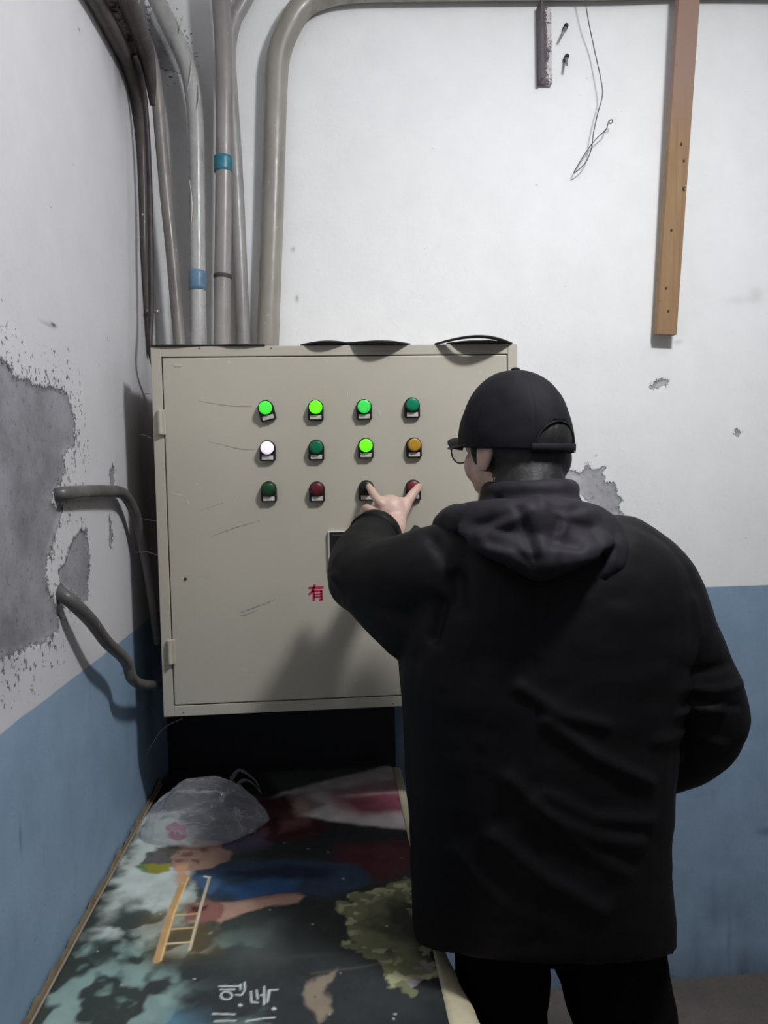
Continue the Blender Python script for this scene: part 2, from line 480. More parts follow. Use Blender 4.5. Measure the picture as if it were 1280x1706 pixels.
cB2, P, _ = conduit('conduit', [(430, -40, 1.972), (405, 5, 1.976), (388, 40, 1.976), (381, 90, 1.976), (385, 170, 1.976), (391, 260, 1.976), (396, 360, 1.976), (401, 470, 1.976), (406, 590, 1.976)],
    24, pipe_mat('pale_grey_conduit', (168, 165, 163), (140, 136, 133), .3), 'pale grey conduit tucked behind the teal taped one, splaying right at the foot')
cC, P, _ = conduit('conduit', [(245, -40, 1.93), (262, 0, 1.93), (287, 52, 1.93), (310, 105, 1.93), (322, 160, 1.93), (327, 230, 1.93), (328, 330, 1.93), (329, 450, 1.93), (331, 590, 1.93)],
    [28, 28, 28, 27, 26, 26, 26, 26, 27], pm_white, 'glossy whitish film wrapped conduit with a pale blue tape band low down')
ringtape(cC, at(329, 452, Y=1.93), at(329, 484, Y=1.93), 13.9/F*1.93, simple('blue_tape', (116, 150, 172), .35, scale=60, c2=(96, 130, 158)))['label'] = 'pale blue tape band'
# loose film flap on the white conduit
film = simple('dusty_film', (206, 200, 190), .3, scale=40)
for (a, b, ww) in (((300, 30), (296, 62), 3), ((318, 100), (312, 150), 3.2), ((357, 60), (364, 110), 3), ((331, 140), (326, 190), 2.6), ((316, 300), (318, 380), 2.4)):
    bm = bmesh.new(); tube(bm, [at(a[0], a[1], Y=1.912), at((a[0]+b[0])/2+3, (a[1]+b[1])/2, Y=1.905), at(b[0], b[1], Y=1.912)], [.0008, ww/2/F*1.9, .0008], 8, 4)
    bmobj('film_flap', bm, film, cC if a[0] < 350 else cB, True)
cD, P, _ = conduit('conduit', [(226, 25, 1.9), (238, 55, 1.9), (254, 105, 1.91), (262, 160, 1.915), (268, 230, 1.92), (276, 320, 1.92), (286, 420, 1.92), (293, 500, 1.92), (301, 590, 1.92)],
    [20, 20, 20, 19, 19, 19, 19, 19, 20], pipe_mat('scuffed_grey_conduit', (156, 150, 146), (126, 120, 116), .45), 'thin scuffed grey conduit, leftmost pale pipe of the bundle, slanting right')
cE, P, _ = conduit('conduit', [(135, -40, 1.84), (162, 5, 1.84), (189, 55, 1.85), (215, 108, 1.86), (229, 165, 1.87), (236, 235, 1.89), (239, 330, 1.92), (241, 430, 1.945), (250, 590, 1.96)],
    [28, 27, 26, 24, 20, 15, 12, 10, 9], pm_dark, 'grimy dark conduit against the left wall, fattest near the ceiling')
cE2, P, _ = conduit('conduit', [(190, -40, 1.93), (210, -5, 1.93), (230, 45, 1.935), (244, 90, 1.945), (251, 135, 1.955), (254, 175, 1.965)], [34, 33, 30, 26, 18, 8], pm_dark,
    'short dark sooty conduit end beside the leftmost pale pipe near the ceiling', off=.046)
t = Nt('flaking_lagging')
c = t.mix(t.ramp(t.noise(38, 5, .75), .44, .56), lin((60, 54, 54)), lin((176, 168, 166)))
t.base(c); t.rough(.9); t.bump(t.noise(38, 5, .75), .006, .9)
cE3, P, _ = conduit('lagging', [(165, -40, 1.88), (186, -5, 1.88), (207, 40, 1.885), (222, 85, 1.89), (231, 125, 1.90), (234, 165, 1.91)], [28, 30, 28, 24, 18, 8], t.m,
    'flaking whitish lagging between the two sooty conduits near the ceiling', 'lagging', off=.012)
cE3.parent = cE
for k_ in ('category',): del cE3[k_]
cE3['label'] = 'flaking whitish lagging'
cb, P, _ = conduit('cable', [(224, 92, 1.80), (236, 130, 1.80), (244, 200, 1.805), (249, 300, 1.82), (251, 400, 1.84), (252, 515, 1.86), (250, 575, 1.87), (258, 615, 1.89), (275, 660, 1.93)],
    [8, 9, 9, 9, 10, 9, 9, 9, 8], cable_m, 'thin dark brown cable hanging down the corner left of the cabinet', 'cable', segs=12, off=.038)
bm = bmesh.new(); p = at(253, 518, Y=1.85)
tube(bm, [p+Vector((-.011, 0, .001)), p+Vector((.009, 0, -.001))], .0035, 10, 1); ellip(bm, p+Vector((.013, -.001, -.002)), (.005, .005, .006))
bmobj('clip', bm, simple('clip_metal', (170, 160, 158), .35, .8), cb, True)

def wallpt(px, py, out):
    p = at(px, py, x=XL); return p + (at(px, py, x=XL+out)-p)
# elbows coming out of the left wall
def from_wall(name, pts, rad, mat, label, group=None):
    P = [at(px, py, x=XL+o) for px, py, o in pts]
    bm = bmesh.new(); tube(bm, P, rad, 18, 8, round_ends=True)
    return tag(bmobj(name, bm, mat, None, True), label, 'pipe', group)
from_wall('conduit', [(88, 826, -.012), (104, 823, .008), (140, 820, .013), (175, 819, .016), (204, 822, .020), (222, 848, .026), (234, 890, .03), (244, 940, .035), (253, 1000, .04), (262, 1070, .045)],
    [.011, .0125, .0125, .0125, .012, .0115, .011, .010, .009, .008], pm_lead, 'upper grey brown flexible conduit leaving the peeled wall and diving behind the cabinet')
from_wall('conduit', [(90, 975, -.015), (103, 990, .006), (122, 1005, .022), (152, 1035, .036), (178, 1070, .043), (202, 1092, .046), (213, 1108, .048), (220, 1130, .05), (236, 1140, .05), (262, 1142, .05)],
    [.011, .0115, .0115, .0115, .011, .011, .011, .011, .0105, .0105], pm_lead, 'lower grey flexible conduit sagging in an arc from the wall hole to the cabinet')

# ------------------------------------------------------------------ cabinet
tl = at(250, 577, Y=YC); tr = at(862, 573, Y=YC); bl = at(273, 1195, Y=YC)
cx0, cx1 = (tl.x+bl.x)/2, tr.x
cz0, cz1 = bl.z, (tl.z+tr.z)/2
CAB = bpy.data.objects.new('control_cabinet', None); COL.objects.link(CAB)
tag(CAB, 'beige steel electrical control cabinet on the wall with rows of indicator lamps', 'cabinet')
t = Nt('beige_enamel')
c = t.mix(t.ramp(t.noise(3, 4), .3, .7), lin((190, 183, 168)), lin((180, 173, 158)))
scr = t.ramp(t.noise(16, 5, .75, stretch=(.5, 1, 1.8), dist=1.2), .66, .74)
c = t.mix(t.math('MULTIPLY', scr, .22), c, lin((120, 110, 100)))
c = t.mix(t.math('MULTIPLY', t.ramp(t.noise(55, 3, .6), .72, .75), .5), c, lin((208, 203, 192)))
c = t.mix(t.math('MULTIPLY', t.ramp(t.attr('dirt_shade'), 0, 1), 1.0), c, lin((110, 98, 88)))
t.base(c); t.rough(.42); t.b.inputs['Specular IOR Level'].default_value = .35
t.bump(t.noise(2.2, 2), .004, .25)
enamel = t.m
dark_gap = simple('dark_gap', (22, 20, 19), .8)
bm = bmesh.new(); box(bm, cx0+.004, cx1-.004, YC+.018, YB-.004, cz0+.003, cz1-.003, .002)
bmobj('body', bm, enamel, CAB)
d0 = at(271, 597, Y=YC); d1 = at(845, 590, Y=YC); d2 = at(290, 1175, Y=YC)
dx0, dx1, dz0, dz1 = (d0.x+d2.x)/2, d1.x, d2.z, (d0.z+d1.z)/2
bm = bmesh.new()
box(bm, cx0, dx0-.0018, YC, YC+.03, cz0, cz1, .0015); box(bm, dx1+.0018, cx1, YC, YC+.03, cz0, cz1, .0015)
box(bm, dx0-.0018, dx1+.0018, YC, YC+.03, dz1+.0018, cz1, .0015); box(bm, dx0-.0018, dx1+.0018, YC, YC+.03, cz0, dz0-.0018, .0015)
bmobj('frame', bm, enamel, CAB)
bm = bmesh.new(); box(bm, dx0-.004, dx1+.004, YC+.014, YC+.0185, dz0-.004, dz1+.004)
bmobj('seal', bm, dark_gap, CAB)
YD = YC-.001
bm = bmesh.new(); box(bm, dx0+.0004, dx1-.0004, YD, YC+.013, dz0+.0004, dz1-.0004, .002)
door = bmobj('door', bm, enamel, CAB)
# hinges
for (hx, hy0, hy1) in ((269, 683, 725), (285, 1065, 1106)):
    a = at(hx, hy0, Y=YC); b = at(hx+1, hy1, Y=YC)
    bm = bmesh.new(); box(bm, a.x-.008, a.x+.009, YC-.007, YC+.001, b.z, a.z, .0015)
    tube(bm, [(a.x-.002, YC-.008, b.z+.002), (a.x-.002, YC-.008, a.z-.002)], .0045, 10, 1, round_ends=False)
    bmobj('hinge', bm, enamel, CAB)
# scratches and chips on the door (thin raised chips of lighter undercoat)
chip = simple('bare_chip', (206, 200, 190), .6)
for (a, b, ww) in (((302, 1135), (304, 1165), 1.6), ((573, 1122), (576, 1160), 1.2), ((578, 650), (579, 660), 2.2), ((631, 683), (634, 692), 2.4), ((286, 823), (304, 826), 2.2), ((405, 1112), (412, 1120), 2), ((655, 1170), (655, 1176), 1.6), ((310, 832), (316, 842), 1.8)):
    bm = bmesh.new(); A = at(*a, Y=YD-.0002); B = at(*b, Y=YD-.0002)
    tube(bm, [A, (A+B)/2+Vector((.0006, 0, 0)), B], [.0004, ww/2/F*1.59, .0004], 6, 2, flat=(Vector((0, 1, 0)), .15))
    bmobj('paint_chip', bm, chip, CAB)
smear = simple('grey_smear', (138, 129, 117), .6, c2=(150, 142, 130), scale=90)
for (pts, ww) in (([(395, 1022), (420, 1014), (455, 1000)], 2.2), ([(440, 1010), (458, 998)], 3.5), ([(350, 895), (390, 880), (432, 868)], 1.6), ([(330, 668), (380, 676), (420, 678)], 1.6), ([(335, 850), (372, 838)], 1.2),
                  ([(400, 1026), (412, 1024), (430, 1016)], 1.5), ([(345, 735), (400, 748), (425, 750)], 1.4)):
    P = [at(*q, Y=YD-.0001) for q in pts]
    bm = bmesh.new(); tube(bm, P, [.0003]+[ww/2/F*1.59]*(len(P)-2)+[.0005], 8, 5, flat=(Vector((0, 1, 0)), .06))
    bmobj('scuff', bm, smear, CAB)
bm = bmesh.new(); A = at(309, 964, Y=YD-.001)
ellip(bm, A, (.0035, .0022, .0035), u=12, v=8); bmobj('lock_hole', bm, simple('dull_screw', (84, 76, 66), .5, .5), CAB, True)
bm = bmesh.new(); A = at(295, 609, Y=YD)
ellip(bm, A, (.0105, .0009, .0042), u=20, v=6)
st = bmobj('maker_label', bm, simple('pale_sticker', (186, 181, 168), .5, var=.02), CAB, True)
for q in ((332, 580), (452, 580), (306, 1187), (524, 1174), (655, 1172)):
    bm = bmesh.new(); A = at(*q, Y=YC-.0008); ellip(bm, A, (.0016, .001, .0016), u=10, v=6); bmobj('rivet', bm, simple('rust_rivet', (116, 92, 78), .6), CAB, True)

black_pl = simple('black_bezel', (26, 25, 25), .42, scale=60)
plate_m = simple('label_plate_grey', (214, 208, 198), .35, c2=(176, 170, 160), scale=120)
def lens_mat(nm, c, e=None, es=0): return simple('lens_'+nm, c, .38, spec=.3, var=.08, scale=200, emit=e, es=es)
LM = {'lit': ('lit green lens', lens_mat('green_lit', (60, 190, 60), (72, 226, 66), .75)), 'litb': ('brightly lit green lens', lens_mat('green_bright', (90, 220, 20), (96, 255, 34), 1.0)),
      'litc': ('softly lit green lens', lens_mat('green_soft', (50, 180, 70), (62, 206, 84), .68)),
      'off': ('unlit green lens', lens_mat('green_off', (14, 128, 92))), 'offb': ('unlit deep green lens', lens_mat('green_off_deep', (16, 112, 74))),
      'white': ('lit whitish lilac lens', lens_mat('white_lit', (222, 214, 232), (226, 214, 240), .8)), 'amber': ('amber lens', lens_mat('amber', (186, 138, 48))),
      'dgreen': ('dark green push button', lens_mat('dark_green', (26, 72, 44))), 'red': ('dark red push button', lens_mat('dark_red', (98, 30, 38))),
      'black': ('black push button', lens_mat('black', (30, 28, 27))), 'red2': ('red push button under the thumb', lens_mat('dark_red_b', (120, 34, 40)))}
lamps = [(442, 679, 'lit', -13), (526, 678, 'litb', 1), (607, 677, 'litc', -1), (688, 674, 'off', 0),
         (445, 746, 'white', 1), (527, 745, 'offb', 1), (610, 742, 'litb', 0), (691, 741, 'amber', 0),
         (447, 815, 'dgreen', 0), (528, 815, 'red', 0), (611, 813, 'black', 0), (690, 812, 'red2', 0)]
LENSY = YD-.0195
def cyl(bm, c, r, y0, y1, seg=28, bev=0.0015, dome=0):
    prof = [(y1, r), (y0+bev, r), (y0, r-bev)]
    rings = []
    for (y, rr) in prof:
        rings.append([Vector((c[0]+rr*math.cos(2*PI*k/seg), y, c[2]+rr*math.sin(2*PI*k/seg))) for k in range(seg)])
    if dome:
        for k2 in (.8, .55, .25):
            rings.append([Vector((c[0]+(r-bev)*k2*math.cos(2*PI*k/seg), y0-dome*(1-k2*k2), c[2]+(r-bev)*k2*math.sin(2*PI*k/seg))) for k in range(seg)])
    rings_loft(bm, rings)
for (px, py, kind, rot) in lamps:
    # the lens front is nearer than the door: find the axis at the lens plane
    c = at(px, py, Y=LENSY)
    ax = Vector((c.x, YD, c.z))
    Mr = Matrix.Translation(ax) @ Matrix.Rotation(math.radians(rot), 4, 'Y') @ Matrix.Translation(-ax)
    btn = kind in ('dgreen', 'red', 'black', 'red2')
    bm = bmesh.new()
    # D-shaped legend holder: half round top, square foot
    out = []
    R_, H = .0172, .0275
    for k in range(17):
        a = PI*k/16; out.append((R_*math.cos(a), R_*math.sin(a)))
    out += [(-R_, -H+.003), (-R_+.003, -H), (R_-.003, -H), (R_, -H+.003)]
    rings = []
    for (y, s) in ((YD+.001, 1.0), (YD-.0075, 1.0), (YD-.009, .93)):
        rings.append([Vector((c.x+a*s, y, c.z+b*s)) for a, b in out])
    rings_loft(bm, rings)
    cyl(bm, (c.x, 0, c.z), .0158, YD-.0145, YD-.007)
    for v in bm.verts: v.co = Mr @ v.co
    hold = bmobj('push_button' if btn else 'indicator_lamp', bm, black_pl, CAB)
    bm = bmesh.new(); cyl(bm, (c.x, 0, c.z), .0142, LENSY+(.001 if btn else 0), YD-.014, dome=.0025 if btn else .001)
    ln = bmobj('lens', bm, LM[kind][1], hold, True)
    if kind == 'red2' : ln['label'] = 'dark red push button face'
    else: ln['label'] = LM[kind][0]
    bm = bmesh.new(); box(bm, c.x-.0122, c.x+.0122, YD-.0122, YD-.008, c.z-.0255, c.z-.0162, .0006)
    for v in bm.verts: v.co = Mr @ v.co
    bmobj('label_plate', bm, plate_m, hold)

# panel meter half hidden by the sleeve
a = at(546, 885, Y=YD-.006); b = at(606, 945, Y=YD-.006)
bm = bmesh.new(); box(bm, a.x, b.x, YD-.008, YD+.001, b.z, a.z, .0015)
mt_ = bmobj('panel_meter', bm, simple('meter_bezel', (196, 192, 184), .4), CAB)
bm = bmesh.new(); box(bm, a.x+.004, b.x-.001, YD-.0095, YD-.0075, b.z+.001, a.z-.002, .0008)
bmobj('meter_face', bm, simple('meter_black', (34, 33, 33), .3), mt_)
bm = bmesh.new(); box(bm, a.x+.008, b.x-.006, YD-.0102, YD-.009, a.z-.011, a.z-.008, .0004)
bmobj('meter_strip', bm, simple('meter_strip_m', (70, 68, 66), .3), mt_)

# the red character painted on the door
RED = simple('red_paint', (200, 34, 84), .5, c2=(176, 28, 70), scale=160)
g0 = at(514, 975, Y=YD); g1 = at(540, 1000, Y=YD); gw = (g1.x-g0.x)/26; gh = (g0.z-g1.z)/25
def stroke(bm, x0, y0, x1, y1, wd):
    A = Vector((g0.x+x0*gw, 0, g0.z-y0*gh)); B = Vector((g0.x+x1*gw, 0, g0.z-y1*gh)); d = (B-A).normalized(); nn = Vector((-d.z, 0, d.x))*wd/2*gw
    A -= d*wd*.2*gw; B += d*wd*.2*gw
    vs = []
    for y in (YD-.0004, YD+.0003):
        for q in (A-nn, B-nn, B+nn, A+nn): vs.append(bm.verts.new((q.x, y, q.z)))
    for f in ((0, 1, 2, 3), (7, 6, 5, 4), (0, 4, 5, 1), (1, 5, 6, 2), (2, 6, 7, 3), (3, 7, 4, 0)): bm.faces.new([vs[i] for i in f])
bm = bmesh.new()
for s in ((1, 4.5, 25, 4.5, 4), (11, 0, 6.5, 10, 4), (6.5, 10, .5, 15, 3.6), (8, 10, 22.5, 10, 3.4), (8.5, 10, 8.5, 25, 4.2), (22, 10, 22, 24, 4.2), (22, 24, 18.5, 24, 3.4), (9, 14.8, 22, 14.8, 2.8), (9, 19.3, 22, 19.3, 2.8)): stroke(bm, *s)
bmobj('painted_character', bm, RED, CAB)['label'] = 'red painted Chinese character'

# ------------------------------------------------------------------ black rubber strips lying on the cabinet and bulging over its front edge
rub = simple('black_rubber', (34, 32, 31), .6, scale=50, c2=(52, 49, 46))
def strap(px0, px1, bulge, wid, lift, label, back=.05):
    """flat strip seen edge-on: wavy front edge overhanging the cabinet front"""
    n = 60; x0 = at(px0, 575, Y=YC-.02).x; x1 = at(px1, 575, Y=YC-.02).x
    vs = []; fs = []
    for i in range(n+1):
        u = i/n; x = x0+(x1-x0)*u
        b = bulge(u); l = lift(u); wd = wid(u)
        yf = YC+.004-b
        zt = cz1+.0015+l
        vs += [(x, yf, zt+.0012), (x, yf+wd, cz1+.003+l*.8), (x, yf+wd, cz1+.0015+l*.8-.001), (x, yf, zt-.0022)]
        if i:
            k = 4*i
            for j in range(4): fs.append((k-4+j, k-4+(j+1) % 4, k+(j+1) % 4, k+j))
    fs += [(3, 2, 1, 0), (4*n, 4*n+1, 4*n+2, 4*n+3)]
    o = mesh('rubber_strip', vs, fs, rub, None, True)
    return tag(o, label, 'strip', 'black rubber strips lying on the cabinet top')
def s_(u, a, b): return max(0, math.sin(PI*min(1, max(0, (u-a)/(b-a)))))
strap(500, 686, lambda u: .022*s_(u, 0, .45)+.040*s_(u, .42, 1), lambda u: .045+.022*s_(u, 0, 1), lambda u: .004*s_(u, 0, .6)+.0005, 'black rubber strip with two bulges on the middle of the cabinet top')
strap(727, 858, lambda u: .052*s_(u, 0, 1)+.004, lambda u: .018, lambda u: .007*s_(u, 0, 1.0), 'black rubber strip arching over the right end of the cabinet top')
strap(748, 850, lambda u: .030*s_(u, 0, 1), lambda u: .05, lambda u: .0015, 'short black rubber strip lying under the arched one at right')
strap(248, 440, lambda u: .006+.004*math.sin(u*9)*(1-u)+.012*s_(u, .6, 1.15)*(1-u)*2, lambda u: .05, lambda u: .0005, 'long flat black rubber strip along the left of the cabinet top under the conduits')

# ------------------------------------------------------------------ bracket, anchors, wire, wooden batten
t = Nt('peeling_dark_steel')
c = t.mix(t.ramp(t.noise(20, 5, .7), .35, .65), lin((74, 64, 66)), lin((98, 88, 88)))
sx = t.n('ShaderNodeSeparateXYZ'); t.link(t.pos, sx.inputs[0])
xa = at(912, 60, Y=1.97).x
ww = t.math('ADD', t.ramp(sx.outputs[0], xa-.003, xa+.010), t.math('MULTIPLY', t.math('SUBTRACT', t.noise(95, 5, .75), .5), 4.2))
c = t.mix(t.ramp(ww, .62, .80), c, lin((206, 196, 198)))
t.base(c); t.rough(.6); t.bump(t.noise(60, 4, .7), .001, .6)
a = at(899, 0, Y=1.965); b = at(924, 133, Y=1.965)
bm = bmesh.new()
box(bm, a.x, b.x, 1.985, 1.997, b.z, a.z-.004, .001)
box(bm, a.x, a.x+.008, 1.955, 1.99, b.z, a.z-.004, .001)
tag(bmobj('steel_bracket', bm, t.m), 'dark angle iron stub with flaking white paint hanging from the top beside the wire', 'bracket')
anch = simple('dull_anchor', (176, 172, 168), .4, .4, c2=(110, 104, 100), scale=120)
for (p0, p1, lab) in (((943, 45), (937, 58), 'upper of two small wall anchors right of the angle iron'), ((944, 96), (945, 108), 'lower of two small wall anchors right of the angle iron')):
    A = at(*p0, Y=1.985); B = at(*p1, Y=1.965)
    bm = bmesh.new(); tube(bm, [A+Vector((0, .02, 0)), A, B], [.0045, .0045, .003], 10, 2)
    o = bmobj('wall_anchor', bm, anch, None, True); tag(o, lab, 'anchor', 'wall anchors beside the angle iron')
    bm = bmesh.new(); tube(bm, [A+Vector((0, .010, .001)), A+Vector((0, -.004, .0015))], .0065, 12, 1); bmobj('nut', bm, simple('anchor_nut', (58, 52, 50), .5, .5), o, True)
wire_m = simple('thin_grey_wire', (76, 76, 80), .5)
wp = [(970, -40, 1.93), (979, 25, 1.945), (990, 80, 1.965), (1001, 130, 1.96), (1004, 158, 1.96), (996, 190, 1.96), (989, 222, 1.962), (985, 250, 1.965), (975, 272, 1.968), (957, 288, 1.975),
      (965, 272, 1.975), (984, 243, 1.97), (998, 227, 1.968), (1010, 216, 1.966), (1014, 204, 1.966), (1019, 199, 1.966), (1021, 203, 1.966), (1017, 206, 1.966), (1014, 202, 1.966)]
bm = bmesh.new(); tube(bm, [at(x, y, Y=Y) for x, y, Y in wp], .0014, 8, 6)
tag(bmobj('wire', bm, wire_m, None, True), 'thin grey wire hanging down the white wall with a loop at its end', 'wire')
# batten: grain runs along it
t = Nt('old_batten_wood')
g = t.noise(30, 5, .65, stretch=(2.5, 1, .12), dist=.6)
zc = t.n('ShaderNodeSeparateXYZ'); t.link(t.pos, zc.inputs[0])
c = t.mix(t.ramp(g, .3, .7), lin((160, 128, 92)), lin((134, 104, 75)))
zz = t.math('ADD', zc.outputs[2], t.math('MULTIPLY', t.noise(6, 3), .1))
c = t.mix(t.ramp(zz, 2.40, 2.62), c, lin((146, 118, 104)))
c = t.mix(t.math('MULTIPLY', t.ramp(t.noise(34, 3, .6), .70, .74), .7), c, lin((90, 62, 44)))
t.base(c); t.rough(.7); t.bump(g, .001, .4)
A = at(1150, -60, Y=1.915); B = at(1108, 558, Y=1.965)
dv = (A-B); Lb = dv.length; ang = math.atan2(dv.x, dv.z)
zb = dv.normalized(); yb = (Vector((0, 1, 0))-zb*zb.y).normalized(); xb = yb.cross(zb)
Mb = Matrix.Translation(B) @ Matrix((xb, yb, zb)).transposed().to_4x4()
hw = 17.0/F*2.03
bm = bmesh.new(); box(bm, -hw, hw, -.012, .012, 0, Lb, .0015, M=Mb)
bat = tag(bmobj('wooden_batten', bm, t.m), 'long bare wooden batten hanging against the white wall at right', 'batten')
for (px, py) in ((1130, 245), (1135, 272), (1117, 385), (1111, 480), (1115, 518)):
    p = Mb.inverted() @ at(px, py, Y=1.945); p.y = -.0121; bm = bmesh.new(); ellip(bm, p, (.0035, .0007, .0045), Mb, u=10, v=6)
    bmobj('knot', bm, simple('dark_knot', (70, 46, 32), .7), bat, True)
p = at(1137, 312, Y=1.93); bm = bmesh.new(); tube(bm, [p+Vector((.004, .012, 0)), p+Vector((.004, -.01, -.002))], .003, 8, 1); bmobj('nail', bm, anch, bat, True)

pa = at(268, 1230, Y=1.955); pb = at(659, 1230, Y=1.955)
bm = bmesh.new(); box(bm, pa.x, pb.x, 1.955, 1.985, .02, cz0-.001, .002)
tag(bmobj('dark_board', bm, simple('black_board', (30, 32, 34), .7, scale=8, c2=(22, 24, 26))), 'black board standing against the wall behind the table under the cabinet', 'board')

# ------------------------------------------------------------------ table, wrapping paper, printed banner
TX0, TX1, TY0, TY1 = XL+.012, (at(659, 1276, z=ZT).x+at(742, 1706, z=ZT).x)/2-.004, .55, 1.95
woodm = simple('dark_table_wood', (66, 58, 52), .6, scale=20, stretch=(1, .2, 1))
TB = bpy.data.objects.new('table', None); COL.objects.link(TB)
tag(TB, 'low table under the control cabinet covered by a printed banner', 'table')
bm = bmesh.new(); box(bm, TX0, TX1, TY0, TY1, ZT-.034, ZT-.006, .003); bmobj('tabletop', bm, woodm, TB)
bm = bmesh.new()
box(bm, TX0+.03, TX1-.03, TY0+.03, TY0+.05, ZT-.11, ZT-.03); box(bm, TX0+.03, TX1-.03, TY1-.05, TY1-.03, ZT-.11, ZT-.03)
box(bm, TX0+.03, TX0+.05, TY0+.05, TY1-.05, ZT-.11, ZT-.03); box(bm, TX1-.05, TX1-.03, TY0+.05, TY1-.05, ZT-.11, ZT-.03)
bmobj('apron', bm, woodm, TB)
for x in (TX0+.05, TX1-.05):
    for y in (TY0+.05, TY1-.05):
        bm = bmesh.new(); box(bm, x-.022, x+.022, y-.022, y+.022, 0, ZT-.034, .003); bmobj('leg', bm, woodm, TB)

# tan wrapping paper with a torn edge, showing along the left wall
def tb(px, py, z=ZT): p = at(px, py, z=z); return (p.x, p.y)
bx_l = [tb(x, y)[0] for x, y in ((245, 1357), (150, 1527), (50, 1706))]
BXL = sum(bx_l)/3; BYB = tb(430, 1287)[1]
ny = 260; vs = []; fs = []
for i in range(ny+1):
    y = TY0+.02+(BYB-.06-TY0)*i/ny
    nzv = noise.noise(Vector((y*16, 3.1, 0)))*.006+noise.noise(Vector((y*55, 8.1, 0)))*.003 + .003*abs(math.sin(y*31))
    xo = XL+.004+.3*abs(nzv)
    k = len(vs)
    z = ZT-.005
    vs += [(xo, y, z+.020+.010*noise.noise(Vector((y*14, 0, 5)))+.007*noise.noise(Vector((y*48, 3, 5)))), ((xo+BXL)/2, y, z+.003), (BXL+.02, y, z), (BXL+.02, y, z-.001), (xo, y, z+.001)]
    if i:
        for j in range(5): fs.append((k-5+j, k-5+(j+1) % 5, k+(j+1) % 5, k+j))
paper = simple('tan_wrapping_paper', (150, 134, 108), .75, scale=24, c2=(122, 106, 84), bump=.002)
pp = mesh('wrapping_paper', vs, fs, paper)
tag(pp, 'tan torn wrapping paper edge between the printed banner and the left wall', 'paper')

# banner: a flat print; colours are stored per vertex of the sheet
BXR_top = tb(659, 1276)[0]; BXR_bot = tb(742, 1706)[0]
BX1 = (BXR_top+BXR_bot)/2
def sheet_sd(): pass
NU, NV = 300, 620
uu = np.linspace(BXL, BX1, NU); vvv = np.linspace(TY0-.02, BYB, NV)
X, Y = np.meshgrid(uu, vvv, indexing='ij')
P2 = np.stack([X.ravel(), Y.ravel()], 1); P3 = np.stack([P2[:, 0], P2[:, 1], np.zeros(len(P2))], 1)
colr = np.tile(np.array(lin((36, 40, 40))[:3]), (len(P2), 1))
N1 = fbm(P3, 16, 4, 3.0); N2 = fbm(P3, 60, 3, 9.0); N3 = fbm(P3*np.array([1, 5, 1]), 8, 3, 2.0)
warp = np.stack([fbm(P3, 40, 3, 21.), fbm(P3, 40, 3, 33.)], 1)
PR = 1.0
def paint(poly, c, soft=.003, a=1.0, wob=.0, mask=None):
    global colr
    pl = [tb(x, y) for x, y in poly]
    d = sdf_poly(P2+warp*(wob+.007), pl)
    soft = soft*1.8
    m = np.clip(.5-d/(2*soft), 0, 1)
    m = m*m*(3-2*m)*a
    if mask is not None: m = m*mask
    colr = colr*(1-m[:, None])+np.array(lin(c)[:3])*m[:, None]
def line(pts, wpx, c, soft=.0012, a=1.0):
    global colr
    P = [np.array(tb(x, y)) for x, y in pts]; d = np.full(len(P2), 1e9)
    for A, B in zip(P[:-1], P[1:]):
        e = B-A; wv = P2-A; t = np.clip((wv@e)/(e@e), 0, 1); q = wv-np.outer(t, e); d = np.minimum(d, np.sqrt((q**2).sum(1)))
    wm = wpx/2/F*1.25
    m = np.clip(.5-(d-wm)/(2*soft), 0, 1)*a
    colr = colr*(1-m[:, None])+np.array(lin(c)[:3])*m[:, None]
# soft greens and bokeh lights
paint([(240, 1360), (420, 1390), (430, 1500), (480, 1620), (300, 1760), (-60, 1800)], (52, 60, 56), .03)
paint([(0, 1560), (420, 1560), (480, 1720), (-100, 1850)], (128, 152, 144), .02, .95, 0, np.clip((N1-.02)*5, 0, 1))
paint([(240, 1355), (300, 1358), (330, 1400), (310, 1480), (322, 1530), (250, 1560), (150, 1560), (180, 1500)], (186, 196, 190), .012, 1.0, .02)
paint([(150, 1545), (215, 1500), (330, 1520), (330, 1600), (250, 1600), (120, 1620)], (46, 54, 48), .02, .95, .02, np.clip((fbm(P3, 26, 3, 5.)+.2)*4, 0, 1))
paint([(225, 1530), (330, 1480), (360, 1560), (330, 1600), (230, 1580)], (168, 180, 170), .01, .9, 0, np.clip((fbm(P3, 30, 3, 15.)-.02)*6, 0, 1))
paint([(60, 1600), (260, 1600), (360, 1640), (330, 1706), (40, 1760)], (140, 166, 160), .015, .8, 0, np.clip((fbm(P3, 22, 3, 25.)-.05)*6, 0, 1))
paint([(280, 1690), (350, 1680), (345, 1740), (260, 1750)], (110, 160, 186), .01, .8)
# brownish haze around the ladder
paint([(240, 1530), (345, 1490), (370, 1590), (250, 1610)], (120, 100, 66), .012, .45)
# grey bands: sheen painted into the colours of the print
paint([(300, 1605), (690, 1570), (720, 1700), (300, 1720)], (46, 50, 52), .02, .8)
paint([(430, 1285), (650, 1278), (640, 1300), (470, 1320)], (92, 92, 88), .01, .7)
# white and pink dress
paint([(470, 1320), (560, 1296), (664, 1272), (690, 1382), (610, 1374), (500, 1362), (420, 1352)], (196, 186, 182), .006)
paint([(540, 1318), (640, 1300), (672, 1298), (684, 1352), (600, 1358), (560, 1345)], (158, 112, 116), .010, .8)
paint([(570, 1332), (640, 1322), (676, 1322), (682, 1352), (600, 1354)], (132, 62, 80), .008, .85)
paint([(430, 1330), (500, 1322), (540, 1340), (500, 1366), (410, 1372)], (120, 92, 84), .010, .8)
